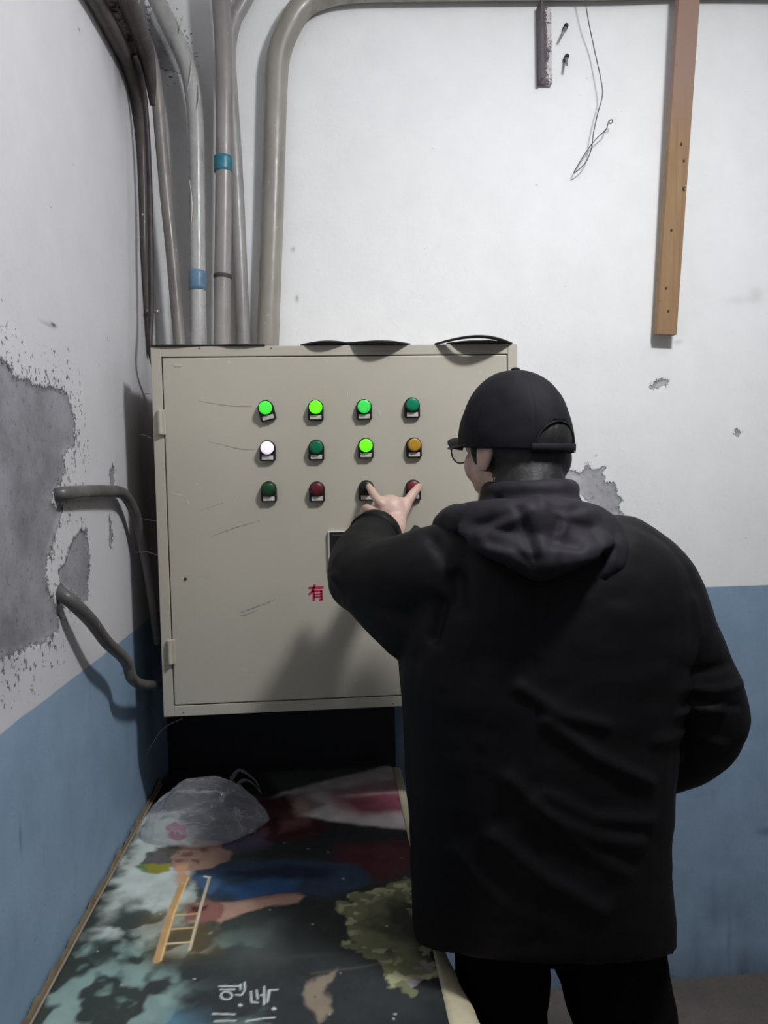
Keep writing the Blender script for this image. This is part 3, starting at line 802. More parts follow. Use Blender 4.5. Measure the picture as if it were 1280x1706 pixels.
# dark maroon figure
paint([(415, 1335), (480, 1325), (500, 1360), (560, 1372), (520, 1400), (430, 1405), (380, 1375)], (54, 26, 28), .008, .95, .006)
paint([(465, 1368), (510, 1362), (520, 1378), (470, 1388)], (96, 62, 62), .005, .8, .006)
paint([(416, 1382), (444, 1376), (446, 1402), (420, 1408)], (110, 70, 70), .005, .7, .008)
paint([(560, 1410), (690, 1396), (695, 1450), (640, 1470), (550, 1440)], (72, 32, 40), .012, .9)
paint([(330, 1395), (440, 1385), (450, 1410), (380, 1425)], (78, 70, 92), .008, .8, .008)
# bag-side figure: pink knot, yellow cap, face, neck
paint([(276, 1378), (290, 1368), (312, 1376), (316, 1392), (300, 1402), (280, 1394)], (158, 56, 84), .003, 1, .003)
paint([(258, 1412), (310, 1408), (340, 1416), (300, 1440), (262, 1446)], (88, 84, 76), .004, 1, .006)
paint([(232, 1440), (246, 1434), (284, 1438), (284, 1450), (262, 1457), (240, 1452)], (140, 138, 50), .002)
paint([(236, 1438), (244, 1422), (262, 1418), (278, 1420), (284, 1434), (262, 1440)], (96, 92, 92), .002)
paint([(228, 1440), (240, 1440), (244, 1452), (234, 1452)], (60, 120, 90), .002, .8)
paint([(285, 1438), (300, 1412), (340, 1404), (385, 1418), (380, 1436), (340, 1448), (300, 1450)], (160, 128, 114), .003, 1, .005)
paint([(330, 1398), (372, 1404), (362, 1416), (335, 1412)], (168, 128, 122), .003, .8)
for q in ((310, 1424), (324, 1436), (342, 1416), (300, 1434)):
    paint([(q[0]-8, q[1]-2), (q[0]+8, q[1]-4), (q[0]+9, q[1]+2), (q[0]-6, q[1]+3)], (92, 66, 54), .002, .7, .004)
# blue shirt
paint([(318, 1460), (380, 1436), (470, 1432), (600, 1440), (620, 1470), (560, 1492), (400, 1500), (345, 1494)], (44, 60, 82), .006)
paint([(370, 1455), (480, 1440), (560, 1448), (540, 1464), (420, 1462)], (24, 32, 54), .008, .9)
paint([(360, 1478), (440, 1464), (500, 1466), (480, 1486), (400, 1496)], (50, 84, 128), .007, .9)
paint([(322, 1462), (350, 1456), (372, 1470), (352, 1490), (338, 1488)], (74, 104, 136), .005, .8)
# arm
paint([(372, 1502), (420, 1496), (490, 1487), (505, 1494), (498, 1504), (440, 1512), (405, 1522), (372, 1538), (352, 1528)], (172, 138, 122), .003, 1, .002)
paint([(372, 1502), (430, 1494), (495, 1486), (500, 1490), (430, 1500)], (140, 92, 76), .003, .6)
paint([(312, 1508), (345, 1500), (376, 1504), (372, 1530), (340, 1537), (312, 1528)], (134, 90, 82), .003, 1, .006)
paint([(318, 1510), (344, 1508), (342, 1516), (320, 1518)], (66, 34, 32), .002, .9, .004)
# ladder
line([(309, 1460), (285, 1520), (262, 1600)], 13, (186, 150, 104))
line([(314, 1462), (290, 1522), (268, 1600)], 3, (230, 190, 124))
line([(349, 1462), (335, 1510), (316, 1582)], 5, (206, 190, 164))
line([(341, 1460), (349, 1462)], 5, (220, 214, 204))
line([(292, 1525), (330, 1522)], 4, (200, 170, 124)); line([(284, 1548), (326, 1545)], 4, (210, 170, 110)); line([(276, 1572), (320, 1569)], 4, (220, 200, 164))
paint([(296, 1440), (312, 1440), (306, 1470), (292, 1470)], (200, 150, 110), .004, .8)
# foliage at the right
lf = [(626, 1478), (700, 1462), (730, 1560), (735, 1630), (690, 1650), (655, 1640), (632, 1600), (605, 1590), (560, 1560), (578, 1530), (575, 1500)]
paint(lf, (112, 114, 84), .0016, 1, .035)
paint([(640, 1500), (710, 1490), (735, 1560), (735, 1600), (690, 1600), (650, 1580), (620, 1540)], (30, 30, 24), .02, .98, .03)
paint(lf, (164, 164, 128), .002, .9, .02, np.clip((fbm(P3, 75, 2, 51.)-.12)*9, 0, 1)*np.clip((.04-np.abs(sdf_poly(P2, [tb(*q) for q in lf])))*60, 0, 1))
paint([(690, 1600), (722, 1596), (728, 1640), (696, 1646)], (140, 132, 136), .002, .8, .02, np.clip((fbm(P3, 80, 2, 61.)+.05)*8, 0, 1))
# pale rock and branch
paint([(520, 1628), (566, 1618), (540, 1640), (542, 1668), (548, 1690), (534, 1704), (520, 1680), (504, 1662)], (136, 124, 108), .003, .95, .012)
line([(520, 1622), (600, 1612), (640, 1604)], 3, (92, 84, 72), .003, .8)
paint([(360, 1560), (450, 1540), (470, 1600), (400, 1620)], (74, 80, 78), .02, .7)
line([(255, 1612), (420, 1600), (560, 1590)], 4, (66, 72, 66), .006, .5)
# lettering, as it lies on the table
LC = (196, 202, 200)
def cc(x, y): return (20+x*.3906, 1400+y*.3906)
def ll(*pts, w=3.0): line([cc(*p) for p in pts], w, LC, .0009)
ll((885, 622), (975, 622)); ll((890, 636), (950, 636)); ll((975, 614), (975, 636)); ll((993, 606), (993, 640), (980, 660), (955, 658))
circ = [(915+24*math.cos(a), 662+17*math.sin(a)) for a in np.linspace(0, 2*PI, 14)]; ll(*circ)
ll((1020, 645), (1022, 690), (1050, 692)); ll((1044, 640), (1048, 676)); ll((1076, 625), (1076, 700)); ll((1078, 660), (1062, 660)); ll((1100, 640), (1090, 690), (1096, 640), (1132, 638))
ll((858, 740), (950, 742)); ll((865, 772), (952, 770)); ll((1000, 772), (1060, 762)); ll((1070, 760), (1120, 756))
for q in ((972, 702), (1116, 718)): ll(q, (q[0]+4, q[1]+2), w=5)
# crumbs of plaster
rr = random.Random(3)
for _ in range(34):
    x, y = rr.uniform(150, 740), rr.uniform(1400, 1700); line([(x, y), (x+1.5, y+.5)], rr.uniform(1.2, 3.2), (196, 190, 182) if rr.random() < .6 else (30, 28, 26), .0008, .9)
colr = colr*(1+.22*fbm(P3, 35, 3, 91.)[:, None])*1.12
# sheet geometry: slightly wavy, rounded far right corner, right edge rolled down
Z = ZT + .0012*fbm(P3, 7, 2, 77.)
V3 = np.stack([P2[:, 0], P2[:, 1], Z], 1)
cxr, cyr, rc = BX1-.02, BYB-.02, .02
m = (V3[:, 0] > cxr) & (V3[:, 1] > cyr)
dx_, dy_ = V3[m, 0]-cxr, V3[m, 1]-cyr; ln_ = np.maximum(np.hypot(dx_, dy_), 1e-9); k_ = np.maximum(np.abs(dx_), np.abs(dy_))/ln_
V3[m, 0] = cxr+dx_*k_; V3[m, 1] = cyr+dy_*k_
i = (np.arange(NU-1)[:, None]*NV+np.arange(NV-1)[None, :]).ravel()
q = np.stack([i, i+NV, i+NV+1, i+1], 1)
me = bpy.data.meshes.new('printed_banner'); me.from_pydata(V3.tolist(), [], q.tolist()); me.update()
ca = me.color_attributes.new('print', 'FLOAT_COLOR', 'POINT')
ca.data.foreach_set('color', np.concatenate([colr, np.ones((len(colr), 1))], 1).ravel())
me.polygons.foreach_set('use_smooth', [True]*len(me.polygons))
t = Nt('printed_vinyl'); c = t.attr('print', 'Color')
c = t.mix(t.math('MULTIPLY', t.ramp(t.noise(40, 5, .7), .5, .75), .10), c, lin((120, 116, 108)))
t.base(c); t.rough(t.ramp(t.noise(12, 4), .3, .7, .42, .62)); t.b.inputs['Specular IOR Level'].default_value = .4
t.bump(t.noise(30, 3), .001, .3)
me.materials.append(t.m)
ban = bpy.data.objects.new('printed_banner', me); COL.objects.link(ban)
tag(ban, 'printed vinyl banner of figures and trees spread over the table', 'banner')
# cream margin of the banner folded over the right table edge
vs = []; fs = []; n = 200; J = 7
for i in range(n+1):
    y = (TY0-.02)+(BYB-.012-(TY0-.02))*i/n
    u = (y-TY0)/(BYB-TY0)
    near = max(0, min(1, (1.22-y)/.26))
    wd = .006+.016*max(0, min(1, (y-1.35)/.4))+.046*near+.006*near*noise.noise(Vector((y*9, 1, 1)))+.004*near*noise.noise(Vector((y*30, 4, 1)))
    dp = .008+.010*near+.008*near*noise.noise(Vector((y*14, 7, 2)))
    for j in range(J):
        s = j/(J-1); a = s*PI/2
        vs.append((BX1-.0015+wd*math.sin(a), y, ZT+.0014-dp*(1-math.cos(a))+.002*near*math.sin(y*60+s*3)*s))
    if i:
        for j in range(J-1): k = i*J+j; fs.append((k-J, k-J+1, k+1, k))
mg = mesh('banner_margin', vs, fs, simple('cream_margin', (196, 188, 160), .5, scale=18, c2=(178, 168, 140), bump=.0015), ban, True)
sm = mg.modifiers.new('s', 'SOLIDIFY'); sm.thickness = .0015
# thin pale hem along the left edge
bm = bmesh.new(); tube(bm, [(BXL, TY0, ZT+.001), (BXL+.001, 1.0, ZT+.0035), (BXL-.001, 1.4, ZT+.0035), (BXL, BYB-.05, ZT+.0035)], .0022, 8, 10)
bmobj('hem', bm, simple('grey_hem', (150, 142, 126), .6, scale=40), ban, True)

# ------------------------------------------------------------------ plastic bag
t = Nt('clear_plastic_film')
t.base((.66, .66, .70, 1)); t.rough(.12)
t.b.inputs['Specular IOR Level'].default_value = .8
wr = t.noise(22, 5, .7, dist=1.5)
t.bump(t.math('ADD', t.noise(14, 3, .5, dist=2.0), t.math('MULTIPLY', t.noise(45, 2, .5, dist=1), .25)), .012, .6)
lw_ = t.n('ShaderNodeLayerWeight'); lw_.inputs['Blend'].default_value = .35
alpha = t.math('ADD', .13, t.math('MULTIPLY', lw_.outputs['Facing'], .28))
alpha = t.math('ADD', alpha, t.math('MULTIPLY', t.ramp(t.math('ABSOLUTE', t.math('SUBTRACT', t.noise(9, 3, .5, dist=2.4), .5)), 0, .05, 1, 0), t.ramp(t.noise(11, 2), .42, .62, .02, .30)), clamp=True)
t.link(alpha, t.b.inputs['Alpha'])
p0 = at(335, 1395, z=ZT)
BC = Vector((p0.x, p0.y+.055, ZT))
bm = bmesh.new(); r_ = bmesh.ops.create_icosphere(bm, subdivisions=6, radius=1.0)
hgt = .100
for v in bm.verts:
    d = v.co.normalized()
    pn = 1.04 + .12*noise.noise(d*1.5+Vector((3, 1, 2))) + .045*(1-abs(noise.noise(d*2.6+Vector((9, 0, 4))))*2) + .022*(1-abs(noise.noise(d*6+Vector((1, 5, 4))))*2)+.006*noise.noise(d*18)
    x, y, z = d.x*.100*pn, d.y*.085*pn, d.z
    zz = abs(z)**.8*hgt*pn if z > 0 else z*.004
    flare = 1+ .22*(1-min(1, abs(z)*2))
    v.co = BC+Vector((x*flare, y*flare, zz*.92+.006))
bag = bmobj('plastic_bag', bm, t.m, None, True)
tag(bag, 'crumpled clear plastic bag lying on the banner in the corner', 'bag')
for (a, b, c_) in (((400, 1283), (425, 1300), (434, 1318)), ((404, 1300), (420, 1304), (436, 1322))):
    bm = bmesh.new(); tube(bm, [at(a[0]-14, a[1]+14, Y=1.76), at(*a, Y=1.75), at(*b, Y=1.74), at(*c_, Y=1.735)], [.006, .004, .0022, .0012], 8, 5, flat=(Vector((0, 1, 0)), .3))
    bmobj('bag_handle', bm, t.m, bag, True)

# ------------------------------------------------------------------ dusty threads between the left wall and the cabinet
bm = bmesh.new()
for pts in ([(208, 654, 1.66), (228, 656, 1.62), (250, 656, 1.605)], [(226, 921, 1.66), (240, 918, 1.63), (262, 925, 1.60)], [(232, 862, 1.68), (246, 866, 1.63), (262, 868, 1.60)],
            [(242, 1262, 1.70), (256, 1236, 1.66), (274, 1212, 1.64), (304, 1197, 1.64)], [(228, 728, 1.70), (238, 724, 1.66), (252, 730, 1.605)]):
    tube(bm, [at(*p) for p in pts], .0009, 6, 4)
tag(bmobj('cobweb', bm, simple('dusty_thread', (150, 142, 134), .8), None, True), 'dusty pale cobweb threads between the left wall and the cabinet side', 'cobweb', kind='stuff')

# ------------------------------------------------------------------ the man
skin = Nt('skin')
sn = skin.noise(60, 4, .6)
skin.base(skin.mix(skin.ramp(sn, .3, .7), lin((200, 172, 158)), lin((184, 150, 136)))); skin.rough(.5)
skin.b.inputs['Subsurface Weight'].default_value = .08; skin.b.inputs['Subsurface Radius'].default_value = (.01, .005, .003)
skin.bump(skin.noise(240, 3), .0005, .4)
SK = skin.m
def cloth(name, c, c2, sheen=.0, rough=.75, spec=.25):
    t = Nt(name); t.base(t.mix(t.ramp(t.noise(8, 4, .6), .3, .7), lin(c), lin(c2))); t.rough(rough)
    t.b.inputs['Specular IOR Level'].default_value = spec
    t.bump(t.math('ADD', t.noise(9, 3, .5), t.math('MULTIPLY', t.noise(260, 2), .05)), .006, .35)
    return t.m
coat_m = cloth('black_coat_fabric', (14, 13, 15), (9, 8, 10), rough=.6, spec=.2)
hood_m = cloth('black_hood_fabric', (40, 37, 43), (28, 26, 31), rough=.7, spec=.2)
trou_m = cloth('black_trouser_fabric', (20, 17, 18), (16, 14, 15), rough=.9, spec=.05)
cap_m = cloth('black_cap_twill', (26, 25, 31), (19, 18, 23), rough=.75, spec=.18)
hair_m = simple('black_hair', (16, 14, 14), .6, scale=200, bump=.001)

def PX(px, py, Y): return at(px, py, Y=Y)
HC = PX(858, 735, 1.19)                       # centre of the head
HY = math.radians(30)                         # turned to his left
HM = Matrix.Translation(HC) @ Matrix.Rotation(HY, 4, 'Z') @ Matrix.Rotation(math.radians(-4), 4, 'X')
def H(x, y, z): return HM @ Vector((x, y, z))

SHL = PX(792, 930, 1.10); ELL = PX(603, 962, 1.27); WRL = PX(657, 878, 1.478)
SHR = PX(1065, 935, 1.10); ELR = PX(1178, 1185, 1.10); WRR = PX(1098, 1270, 1.20)
NECK = PX(880, 850, 1.14); CHEST = PX(910, 1050, 1.12); WAIST = PX(900, 1300, 1.12); PELV = PX(905, 1510, 1.12)
HIPL = Vector((PELV.x-.085, 1.12, PELV.z-.03)); HIPR = Vector((PELV.x+.085, 1.12, PELV.z-.03))
HIPL.x = PX(830, 1600, 1.13).x; HIPR.x = PX(1018, 1600, 1.13).x
KNL = Vector((PX(846, 1700, 1.13).x, 1.12, .44)); KNR = Vector((PX(1036, 1700, 1.13).x, 1.12, .44))
ANL = Vector((HIPL.x-.010, 1.10, .09)); ANR = Vector((HIPR.x+.04, 1.10, .09))

def body_parts(bm):
    # head
    ellip(bm, (0, -.004, .008), (.073, .092, .090), HM, 28, 20)
    ellip(bm, (0, .030, -.045), (.060, .058, .062), HM)
    ellip(bm, (0, .058, -.092), (.030, .028, .026), HM)
    ellip(bm, (0, .000, -.055), (.062, .060, .055), HM)
    for s in (-1, 1):
        ellip(bm, (s*.034, .058, -.036), (.026, .020, .030), HM)          # cheeks
        ellip(bm, (s*.030, .080, .016), (.024, .012, .008), HM)           # brows
        ellip(bm, (s*.013, .092, -.042), (.008, .009, .007), HM)          # nostrils
        E = HM @ Matrix.Translation((.084 if s > 0 else -.0755, -.006, -.020 if s > 0 else -.022)) @ Matrix.Rotation(s*math.radians(-14), 4, 'Z') @ Matrix.Rotation(math.radians(10), 4, 'X')
        ellip(bm, (0, 0, 0), (.0062, .0155, .030), E, 16, 12)
        ellip(bm, (s*.004, -.010, .006), (.005, .009, .022), E, 12, 10)
        ellip(bm, (-s*.003, .006, -.018), (.006, .008, .011), E, 12, 10)
    tube(bm, [H(0, .088, .010), H(0, .100, -.016), H(0, .108, -.037)], [.0075, .009, .0105], 12, 4)
    ellip(bm, (0, .088, -.064), (.022, .010, .006), HM); ellip(bm, (0, .086, -.074), (.019, .010, .007), HM)
    # neck, trunk
    tube(bm, [H(0, -.020, -.03), NECK+Vector((-.005, -.005, 0)), PX(890, 900, 1.13)], [.056, .056, .062], 20, 6)
    tube(bm, [PX(890, 915, 1.13), CHEST, WAIST, PELV+Vector((0, 0, .05))], [.10, .135, .125, .10], 24, 6, flat=(Vector((0, 1, 0)), .72))
    tube(bm, [SHL, PX(900, 915, 1.12), SHR], [.052, .07, .052], 18, 5)
    # arms
    tube(bm, [SHL, (SHL+ELL)/2, ELL], [.050, .045, .038], 16, 5)
    tube(bm, [ELL, ELL.lerp(WRL, .35), WRL], [.038, .039, .026], 16, 5)
    tube(bm, [SHR, (SHR+ELR)/2, ELR], [.050, .045, .038], 16, 5)
    tube(bm, [ELR, ELR.lerp(WRR, .35), WRR], [.038, .038, .026], 16, 5)
    # legs
    for hip, kn, an in ((HIPL, KNL, ANL), (HIPR, KNR, ANR)):
        tube(bm, [hip, hip.lerp(kn, .5), kn, kn.lerp(an, .35), an], [.058, .055, .048, .048, .034], 18, 5)
        tube(bm, [an+Vector((0, -.03, -.03)), an+Vector((0, .06, -.045)), an+Vector((0, .14, -.055))], [.036, .034, .024], 14, 4)
    # left hand: back of the hand to the room, index on one button, thumb on the next
    f = Vector((.25, -1, .15)).normalized()
    wr = WRL
    tube(bm, [wr, PX(655, 862, 1.497), PX(650, 846, 1.505)], [.024, .029, .030], 18, 5, flat=(Vector((.1, .85, -.5)).normalized(), .58))
    def digit(pts, rad): tube(bm, [PX(*p) for p in pts], rad, 14, 5)
    digit([(648, 858, 1.502), (634, 838, 1.502), (626, 828, 1.518), (619, 817, 1.540), (615, 810, 1.559)], [.012, .0108, .0098, .0085, .0070])    # index
    digit([(640, 866, 1.502), (622, 852, 1.508), (610, 848, 1.532), (608, 858, 1.553), (612, 868, 1.548)], [.012, .0110, .0100, .0088, .0075])   # middle, curled
    digit([(638, 874, 1.504), (616, 864, 1.513), (605, 862, 1.536), (604, 872, 1.551), (610, 880, 1.543)], [.012, .0105, .0095, .0082, .0072])   # ring
    digit([(642, 882, 1.506), (620, 878, 1.516), (609, 877, 1.534), (608, 886, 1.546), (614, 892, 1.538)], [.011, .0095, .0085, .0075, .0066])   # little
    digit([(660, 872, 1.500), (671, 852, 1.511), (680, 835, 1.527), (689, 822, 1.542), (698, 811, 1.557)], [.017, .0145, .0115, .0102, .0082])    # thumb
    # webbing and knuckles
    tube(bm, [PX(642, 840, 1.506), PX(662, 836, 1.514), PX(676, 836, 1.523)], [.011, .010, .010], 12, 4)
    # right hand in the pocket
    tube(bm, [WRR, PX(1080, 1290, 1.23)], [.026, .03], 14, 4, flat=(Vector((1, 0, 0)), .6))
    for k in range(4):
        tube(bm, [PX(1080, 1290, 1.225+.012*k), PX(1068, 1318-3*k, 1.232+.014*k), PX(1074, 1340-4*k, 1.236+.015*k)], [.009, .0085, .007], 10, 3)
    tube(bm, [PX(1084, 1275, 1.22), PX(1058, 1290, 1.25), PX(1050, 1308, 1.265)], [.012, .010, .008], 10, 3)
bm = bmesh.new(); body_parts(bm)
body = fuse('person', bm, .0032, 2, SK)
tag(body, 'man in a black cap and hooded coat pressing two buttons on the cabinet', 'person')

# eyes, mostly hidden
eye_m = simple('eye_white', (226, 222, 216), .2); iris_m = simple('iris_brown', (44, 30, 22), .15)
for s in (-1, 1):
    bm = bmesh.new(); ellip(bm, (s*.030, .072, -.004), (.0135, .0125, .009), HM); e = bmobj('eye', bm, eye_m, body, True)
    bm = bmesh.new(); ellip(bm, (s*.030, .0825, -.004), (.005, .0028, .005), HM); bmobj('iris', bm, iris_m, e, True)

# hair: shell round the lower back of the head
def hair_fn(co, nr): return co + nr*(fbm(co*np.array([1, 1, .25]), 160, 2)*.0012)[:, None]
bm = bmesh.new()
ellip(bm, (0, -.012, -.004), (.0775, .091, .078), HM, 28, 20)
ellip(bm, (0, -.036, -.034), (.069, .060, .052), HM, 24, 16)
tube(bm, [H(0, -.028, -.03), NECK+Vector((-.003, -.013, .005))], [.0585, .0585], 22, 6)
for s in (-1, 1): ellip(bm, (s*.0715, .024, -.008), (.005, .007, .018), HM)
hair = fuse('hair', bm, .004, 3, hair_m, body, hair_fn)

# glasses
gl = simple('dark_glasses_frame', (34, 32, 34), .3, .4)
bm = bmesh.new()
for s in (-1, 1):
    tube(bm, [H(s*.034+.023*math.cos(a), .104-.006*abs(math.cos(a)), -.008+.0185*math.sin(a)) for a in np.linspace(0, 2*PI, 15)], .0013, 8, 2)
    tube(bm, [H(s*.057, .100, -.002), H(s*.074, .084, -.002), H(s*.085, .02, -.004), H(s*.086, -.012, -.012)], .0013, 8, 3)
tube(bm, [H(-.011, .106, -.003), H(0, .110, .000), H(.011, .106, -.003)], .0012, 8, 3)
gls = bmobj('glasses', bm, gl, body, True)
t = Nt('lens_glass'); t.base((.9, .95, .95, 1)); t.rough(.03); t.b.inputs['Alpha'].default_value = .18
for s in (-1, 1):
    bm = bmesh.new(); ellip(bm, (s*.034, .102, -.008), (.022, .0012, .0178), HM, 20, 8); bmobj('spectacle_lens', bm, t.m, gls, True)

# cap
NA, NE = 216, 60
CXr, CYr = .0860, .1000
Zr = -.012; CH = .126
CM = HM @ Matrix.Rotation(math.radians(8), 4, 'X')
def K(x, y, z): return CM @ Vector((x, y, z))
def dome(az, el, s=1.0):
    e_ = math.cos(el)**.86*s
    seam = abs(((az/(PI/3)+.5) % 1)-.5)
    puff = 1-.010*math.exp(-(seam/.018)**2)
    wob = 1+.030*noise.noise(Vector((math.cos(az)*1.5+1, math.sin(az)*1.5, el*1.8+2)))*math.cos(el)+.012*noise.noise(Vector((math.cos(az)*4, math.sin(az)*4, el*5)))
    return (CXr*e_*math.cos(az)*puff*wob, CYr*e_*math.sin(az)*puff*wob-.002+.006*math.sin(el),
            Zr+CH*math.sin(el)*(1+.012*noise.noise(Vector((math.cos(az)*3, math.sin(az)*3, 7)))))
OW, O0, OH = .50, .075, .36          # opening at the back: half width, lower and upper elevation
bm = bmesh.new()
grid = [[None]*NA for _ in range(NE)]
for j in range(NE):
    for i in range(NA):
        az = 2*PI*i/NA; el = PI/2*j/NE
        da = ((az-1.5*PI+PI) % (2*PI))-PI
        if abs(da) < OW:
            top = O0+(OH-O0)*math.sqrt(max(0, 1-(da/OW)**2)); st = PI/2/NE
            if O0 < el < top+st and top-O0 > st*.5:      # snap the rows next to the rim of the opening onto it
                if el > top-st*.5: el = max(top, O0)
        grid[j][i] = bm.verts.new(K(*dome(az, el)))
apex = bm.verts.new(K(0, .004, Zr+CH))
for j in range(NE-1):
    for i in range(NA):
        az = 2*PI*(i+.5)/NA; da = ((az-1.5*PI+PI) % (2*PI))-PI; el = PI/2*(j+.5)/NE
        if abs(da) < OW and O0 < el < O0+(OH-O0)*math.sqrt(max(0, 1-(da/OW)**2)): continue
        bm.faces.new((grid[j][i], grid[j][(i+1) % NA], grid[j+1][(i+1) % NA], grid[j+1][i]))
for i in range(NA): bm.faces.new((grid[-1][i], grid[-1][(i+1) % NA], apex))
cap = bmobj('cap', bm, cap_m, body, True); md = cap.modifiers.new('s', 'SOLIDIFY'); md.thickness = .003; md.offset = 1
bm = bmesh.new(); ellip(bm, (0, .004, Zr+CH+.0035), (.008, .008, .0045), CM, 16, 10); bmobj('cap_button', bm, cap_m, cap, True)
# seams between the panels
bm = bmesh.new()
for k in range(6):
    az = PI/3*k
    if abs(((az-1.5*PI+PI) % (2*PI))-PI) < OW: els = np.linspace(OH+.05, PI/2-.02, 12)
    else: els = np.linspace(.03, PI/2-.02, 14)
    tube(bm, [K(*dome(az, e, 1.012)) for e in els], .0011, 6, 2)
bmobj('seam', bm, cap_m, cap, True)
bm = bmesh.new()
arc = [K(*dome(1.5*PI+OW*math.sin(a), O0+(OH-O0)*math.cos(a), 1.015)) for a in np.linspace(-PI/2, PI/2, 25)]
tube(bm, arc, .0020, 8, 2); bmobj('opening_piping', bm, hood_m, cap, True)
bm = bmesh.new()
vs_ = []
for k in range(31):
    az = 1.5*PI-.60+1.20*k/30
    row = [K(*[q if n_ < 2 else Zr+zz for n_, q in enumerate(dome(az, .02, sc_))]) for sc_, zz in ((1.02, -.005), (1.045, -.004), (1.045, .009), (1.02, .010))]
    vs_.append([bm.verts.new(p) for p in row])
for a_, b_ in zip(vs_[:-1], vs_[1:]):
    for q in range(4): bm.faces.new((a_[q], a_[(q+1) % 4], b_[(q+1) % 4], b_[q]))
bm.faces.new(vs_[0][::-1]); bm.faces.new(vs_[-1])
bmobj('strap', bm, cap_m, cap, True)
az = 1.5*PI+.44
bm = bmesh.new(); box(bm, -.0042, .0042, -.0015, .0015, -.0018, .0018, .0005, M=CM @ Matrix.Translation((CXr*1.05*math.cos(az), CYr*1.05*math.sin(az), Zr-.003)) @ Matrix.Rotation(az+PI/2, 4, 'Z'))
bmobj('buckle', bm, simple('pale_buckle', (190, 188, 186), .3, .7), cap)
# bill
bm = bmesh.new(); NI, NJ = 32, 10; top = []
for i in range(NI+1):
    a = PI*(.5-.34)+PI*.68*i/NI
    row = []
    for j in range(NJ+1):
        s = j/NJ
        ext = .046*math.sin(PI*i/NI)**.55*s
        x = CXr*.985*math.cos(a)*(1+.03*s); y = CYr*.985*math.sin(a)+ext
        z = Zr+.012 - .022*(x/.08)**2*(.4+.6*s)+.004*s
        row.append((x, y, z))
    top.append(row)
gt = [[bm.verts.new(K(*p)) for p in row] for row in top]
for i in range(NI):
    for j in range(NJ): bm.faces.new((gt[i][j], gt[i+1][j], gt[i+1][j+1], gt[i][j+1]))
bill = bmobj('bill', bm, cap_m, cap, True); md = bill.modifiers.new('s', 'SOLIDIFY'); md.thickness = .0035

# folds pressed into cloth: each fold a polyline of photo pixels at depth Y, with width and height
def mkfold(lst):
    res = []
    for pts, wd, ht in lst:
        res.append(([np.array(PX(*p)) for p in pts], wd, ht))
    return res
FS = .62
def apply_folds(co, nr, folds, k=.62):
    off = np.zeros(len(co))
    for P, wd, ht in folds:
        d = np.full(len(co), 1e9)
        for A, B in zip(P[:-1], P[1:]):
            e = B-A; e2 = np.array([e[0], 0, e[2]]); wv = co-A; wv2 = wv*np.array([1, .25, 1])
            t = np.clip((wv2@e2)/(e2@e2), 0, 1); q = wv2-np.outer(t, e2); d = np.minimum(d, np.sqrt((q**2).sum(1)))
        off += ht*(k*2.5 if P[0][1] > 1.09 else k)*np.exp(-(d/wd)**2)
    return co+nr*off[:, None]

# coat
tors = [  # photo y, left x, right x, half depth, centre depth
 (842, 800, 975, .075, 1.13), (868, 760, 1030, .095, 1.13), (890, 738, 1082, .115, 1.13), (930, 712, 1122, .130, 1.13), (980, 690, 1140, .142, 1.13),
 (1050, 672, 1142, .148, 1.13), (1120, 666, 1130, .150, 1.13), (1200, 672, 1114, .152, 1.13), (1300, 677, 1106, .152, 1.13), (1400, 684, 1100, .152, 1.13),
 (1480, 687, 1103, .152, 1.13), (1530, 689, 1108, .150, 1.13), (1566, 690, 1110, .148, 1.13)]
rings = []
S_ = smoothpath([tuple(float(v) for v in q) for q in tors], 4)
for (py, xl, xr, hd, yc) in S_:
    A = PX(xl, py, yc); B = PX(xr, py, yc); c = (A+B)/2; hw_ = (B.x-A.x)/2
    ring = []
    for k in range(40):
        a = 2*PI*k/40; ca_, sa_ = math.cos(a), math.sin(a); pw = .82
        dy = hd*math.copysign(abs(sa_)**pw, sa_)
        lift = .42*max(0, -dy)*max(0, min(1, (py-1250)/320))
        ring.append(Vector((c.x+hw_*math.copysign(abs(ca_)**pw, ca_), c.y+dy, c.z+(A.z-c.z)*-ca_+lift)))
    rings.append(ring)
bm = bmesh.new(); rings_loft(bm, rings)
# left sleeve
tube(bm, [PX(830, 948, 1.11), PX(745, 960, 1.13), PX(665, 972, 1.20), PX(606, 962, 1.27)], [.088, .084, .080, .068], 24, 6)
tube(bm, [PX(606, 960, 1.27), PX(600, 938, 1.32), PX(612, 912, 1.38), PX(626, 894, 1.425)], [.068, .062, .054, .051], 24, 6, round_ends=False)
tube(bm, [PX(690, 1040, 1.15), PX(640, 1000, 1.20), PX(606, 975, 1.24)], [.062, .058, .052], 18, 5)
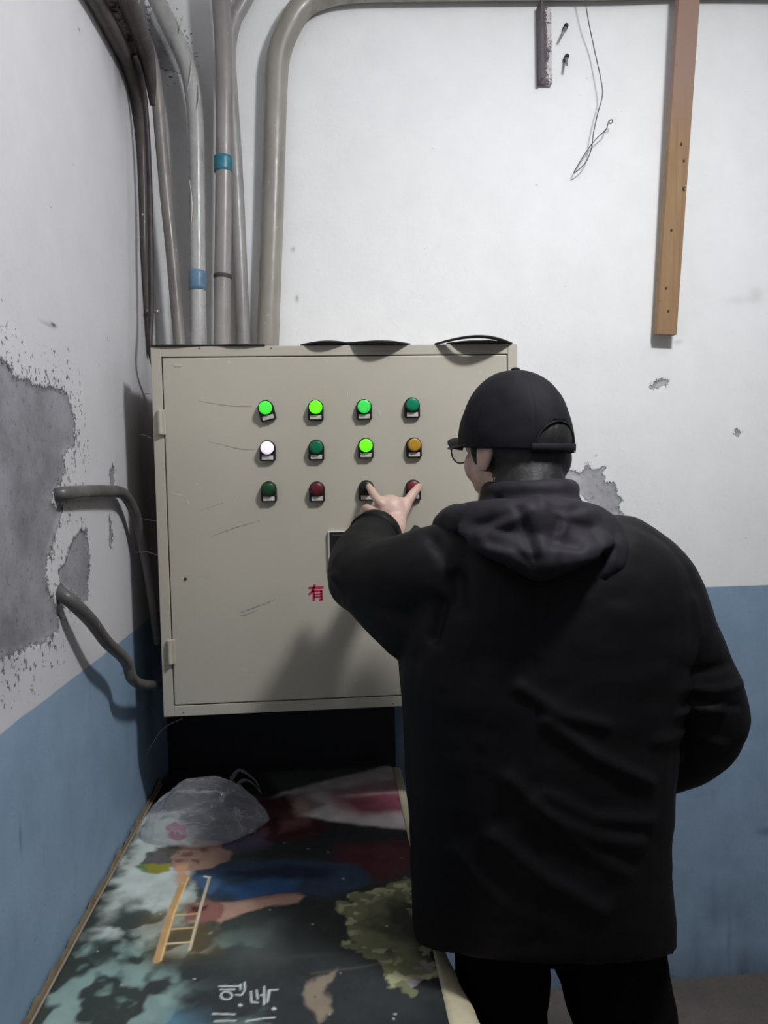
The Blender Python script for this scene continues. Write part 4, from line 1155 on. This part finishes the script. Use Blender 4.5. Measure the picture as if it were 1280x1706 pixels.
# right sleeve
tube(bm, [PX(1030, 945, 1.12), PX(1080, 985, 1.12), PX(1122, 1070, 1.12), PX(1163, 1150, 1.12), PX(1178, 1192, 1.12)], [.085, .083, .076, .072, .069], 24, 6)
tube(bm, [PX(1178, 1192, 1.12), PX(1160, 1228, 1.13), PX(1120, 1262, 1.17), PX(1085, 1280, 1.2)], [.069, .066, .058, .052], 22, 6)
folds = mkfold([
 ([(862, 1140, 1.0), (930, 1185, 1.0), (1000, 1200, 1.0)], .010, .010), ([(905, 1195, 1.0), (980, 1250, 1.0), (1080, 1300, 1.0)], .010, .012),
 ([(845, 1290, 1.0), (900, 1340, 1.0), (990, 1385, 1.0), (1060, 1400, 1.0)], .012, .012), ([(900, 1310, 1.0), (980, 1350, 1.0), (1080, 1365, 1.0)], .010, .010),
 ([(820, 1390, 1.0), (900, 1450, 1.0), (990, 1500, 1.0)], .014, .012), ([(880, 1330, 1.0), (960, 1400, 1.0), (1040, 1450, 1.0)], .012, .008), ([(760, 1430, 1.0), (830, 1500, 1.0)], .014, .008),
 ([(1110, 1140, 1.05), (1180, 1150, 1.05), (1225, 1130, 1.1)], .008, .008), ([(1110, 1180, 1.05), (1200, 1182, 1.05)], .008, .010), ([(1120, 1100, 1.05), (1150, 1120, 1.05), (1210, 1100, 1.08)], .008, -.006),
 ([(1120, 1165, 1.05), (1220, 1168, 1.08)], .006, -.007), ([(1080, 1225, 1.02), (1140, 1222, 1.05), (1200, 1240, 1.06)], .010, .008), ([(1150, 1000, 1.05), (1160, 1050, 1.05), (1130, 1130, 1.05)], .012, .007),
 # sleeve at the elbow
 ([(572, 905, 1.35), (602, 888, 1.38), (625, 915, 1.34), (640, 940, 1.25)], .006, -.014), ([(610, 885, 1.4), (640, 910, 1.34), (655, 940, 1.25)], .006, .008),
 ([(598, 905, 1.35), (625, 935, 1.28), (632, 975, 1.2)], .008, .008), ([(662, 895, 1.3), (680, 920, 1.2), (700, 960, 1.1)], .007, -.010), ([(690, 880, 1.2), (712, 920, 1.12), (735, 960, 1.05)], .008, .009),
 ([(648, 900, 1.3), (664, 930, 1.2), (672, 965, 1.15)], .007, .008), ([(560, 960, 1.25), (590, 990, 1.22), (650, 1010, 1.15)], .010, .008), ([(575, 945, 1.3), (620, 960, 1.22), (600, 985, 1.2)], .008, -.007),
 ([(720, 900, 1.1), (760, 960, 1.05), (770, 1020, 1.0)], .012, -.008), ([(690, 1090, 1.1), (720, 1060, 1.05), (740, 1010, 1.02)], .010, -.010),
 ([(900, 900, 1.0), (895, 1100, .98), (898, 1570, .98)], .004, -.003)])
def coat_fn(co, nr):
    co = apply_folds(co, nr, folds)
    co = co + nr*(fbm(co*np.array([1, 1, .6]), 6, 3)*.0055 + fbm(co*np.array([1.2, 1, 1.8]), 18, 2, 4.)*.0018)[:, None]
    return co
coat = fuse('coat', bm, .0055, 6, coat_m, body, coat_fn)
# cuff band
bm = bmesh.new()
a_, b_ = PX(622, 897, 1.415), PX(629, 890, 1.436)
tube(bm, [a_, b_], [.0535, .0525], 28, 1, round_ends=False); bmobj('cuff', bm, coat_m, coat, True)

# hood lying on the shoulders and standing collar
bm = bmesh.new()
def arcring(rad_x, rad_y, cpx, cpy, cY, a0, a1, r, dz, n=9):
    c = PX(cpx, cpy, cY); pts = []; rs = []
    for k in range(n):
        a = math.radians(a0+(a1-a0)*k/(n-1)); pts.append(c+Vector((rad_x*math.cos(a), rad_y*math.sin(a), dz(math.degrees(a))))); rs.append(r)
    return pts, rs
P, r = arcring(.066, .070, 882, 845, 1.145, 150, 390, .020, lambda a: 0); tube(bm, P, r, 14, 5)
P, r = arcring(.062, .064, 882, 822, 1.15, 160, 380, .017, lambda a: .004); tube(bm, P, r, 14, 5)
P, r = arcring(.095, .100, 885, 872, 1.13, 150, 385, .030, lambda a: -.004); tube(bm, P, r, 16, 5)
tube(bm, [PX(752, 900, 1.20), PX(754, 876, 1.14), PX(785, 872, 1.08), PX(830, 868, 1.03), PX(890, 872, 1.01), PX(950, 872, 1.03), PX(990, 885, 1.08), PX(1010, 910, 1.14)],
     [.026, .033, .031, .032, .036, .036, .034, .028], 16, 6)
tube(bm, [PX(990, 875, 1.05), PX(1015, 895, 1.04), PX(1018, 935, 1.02), PX(990, 965, 1.01)], [.030, .028, .022, .014], 14, 5)
# drape to the point
rg = []
for (py, xl, xr, hd, yc) in ((856, 770, 995, .045, 1.06), (884, 762, 1018, .062, 1.04), (910, 785, 1020, .056, 1.01), (932, 830, 1000, .042, .99), (950, 862, 960, .028, .98), (966, 886, 918, .012, .975)):
    A = PX(xl, py, yc); B = PX(xr, py, yc); c = (A+B)/2; hw_ = (B.x-A.x)/2
    rg.append([Vector((c.x+hw_*math.cos(2*PI*k/32), c.y+hd*math.sin(2*PI*k/32), c.z)) for k in range(32)])
rings_loft(bm, rg)
hf = mkfold([([(900, 835, 1.0), (908, 880, .95), (905, 945, .95)], .010, .010), ([(860, 850, 1.0), (885, 885, .95), (893, 930, .95)], .007, -.012), ([(800, 895, 1.0), (850, 870, .98), (875, 850, 1.0)], .008, .009),
 ([(790, 880, 1.0), (845, 858, 1.0)], .006, -.007), ([(925, 865, 1.0), (930, 900, .96), (960, 905, .98)], .008, -.013), ([(920, 845, 1.0), (950, 850, 1.0), (985, 835, 1.03)], .007, -.008),
 ([(950, 870, 1.0), (985, 880, 1.0), (1000, 930, 1.0)], .008, -.009), ([(1005, 890, 1.0), (1030, 910, 1.0), (1010, 955, 1.0)], .007, .007), ([(770, 850, 1.1), (775, 890, 1.05), (765, 930, 1.0)], .008, -.006),
 ([(820, 905, .98), (860, 915, .96), (880, 940, .96)], .007, -.008), ([(940, 880, .98), (925, 920, .96), (915, 945, .96)], .006, .007), ([(830, 832, 1.1), (832, 860, 1.05)], .004, -.006)])
def hood_fn(co, nr):
    co = apply_folds(co, nr, hf, .55)
    return co + nr*(fbm(co, 14, 3, 8.)*.006+fbm(co, 45, 2, 18.)*.0008)[:, None]
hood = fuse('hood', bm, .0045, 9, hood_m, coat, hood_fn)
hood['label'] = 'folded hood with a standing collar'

# trousers
bm = bmesh.new()
A, B = PX(712, 1560, 1.13), PX(1105, 1560, 1.13)
tube(bm, [PX(825, 1490, 1.13), PX(995, 1490, 1.13)], [.100, .105], 22, 3)
tube(bm, [PX(830, 1540, 1.13), PX(838, 1640, 1.13), PX(846, 1720, 1.13), Vector((KNL.x+.005, 1.12, .42)), Vector((ANL.x, 1.10, .10))], [.076, .076, .070, .072, .074], 24, 6, round_ends=False)
tube(bm, [PX(1008, 1540, 1.13), PX(1026, 1640, 1.13), PX(1043, 1720, 1.13), Vector((KNR.x, 1.12, .42)), Vector((ANR.x, 1.10, .10))], [.096, .090, .086, .082, .080], 24, 6, round_ends=False)
def trou_fn(co, nr): return co + nr*(fbm(co*np.array([1, 1, 1.6]), 9, 3, 3.)*.007)[:, None]
fuse('trousers', bm, .006, 3, trou_m, body, trou_fn)
shoe_m = simple('black_shoe_leather', (24, 22, 22), .4); sole_m = simple('shoe_sole', (40, 38, 36), .8)
for an in (ANL, ANR):
    bm = bmesh.new()
    tube(bm, [an+Vector((0, -.045, -.025)), an+Vector((0, .0, -.022)), an+Vector((0, .08, -.040)), an+Vector((0, .17, -.048))], [.040, .046, .042, .028], 16, 5)
    for v in bm.verts: v.co.z = max(v.co.z, .014)
    sh = bmobj('shoe', bm, shoe_m, body, True)
    bm = bmesh.new()
    prof = [(0, -.092), (.028, -.075), (.036, -.03), (.034, .04), (.044, .10), (.040, .16), (.022, .198), (0, .205), (-.022, .198), (-.040, .16), (-.044, .10), (-.034, .04), (-.036, -.03), (-.028, -.075)]
    rings_loft(bm, [[Vector((an.x+x, an.y+y, z)) for x, y in prof] for z in (0, .018)])
    bmobj('sole', bm, sole_m, sh)
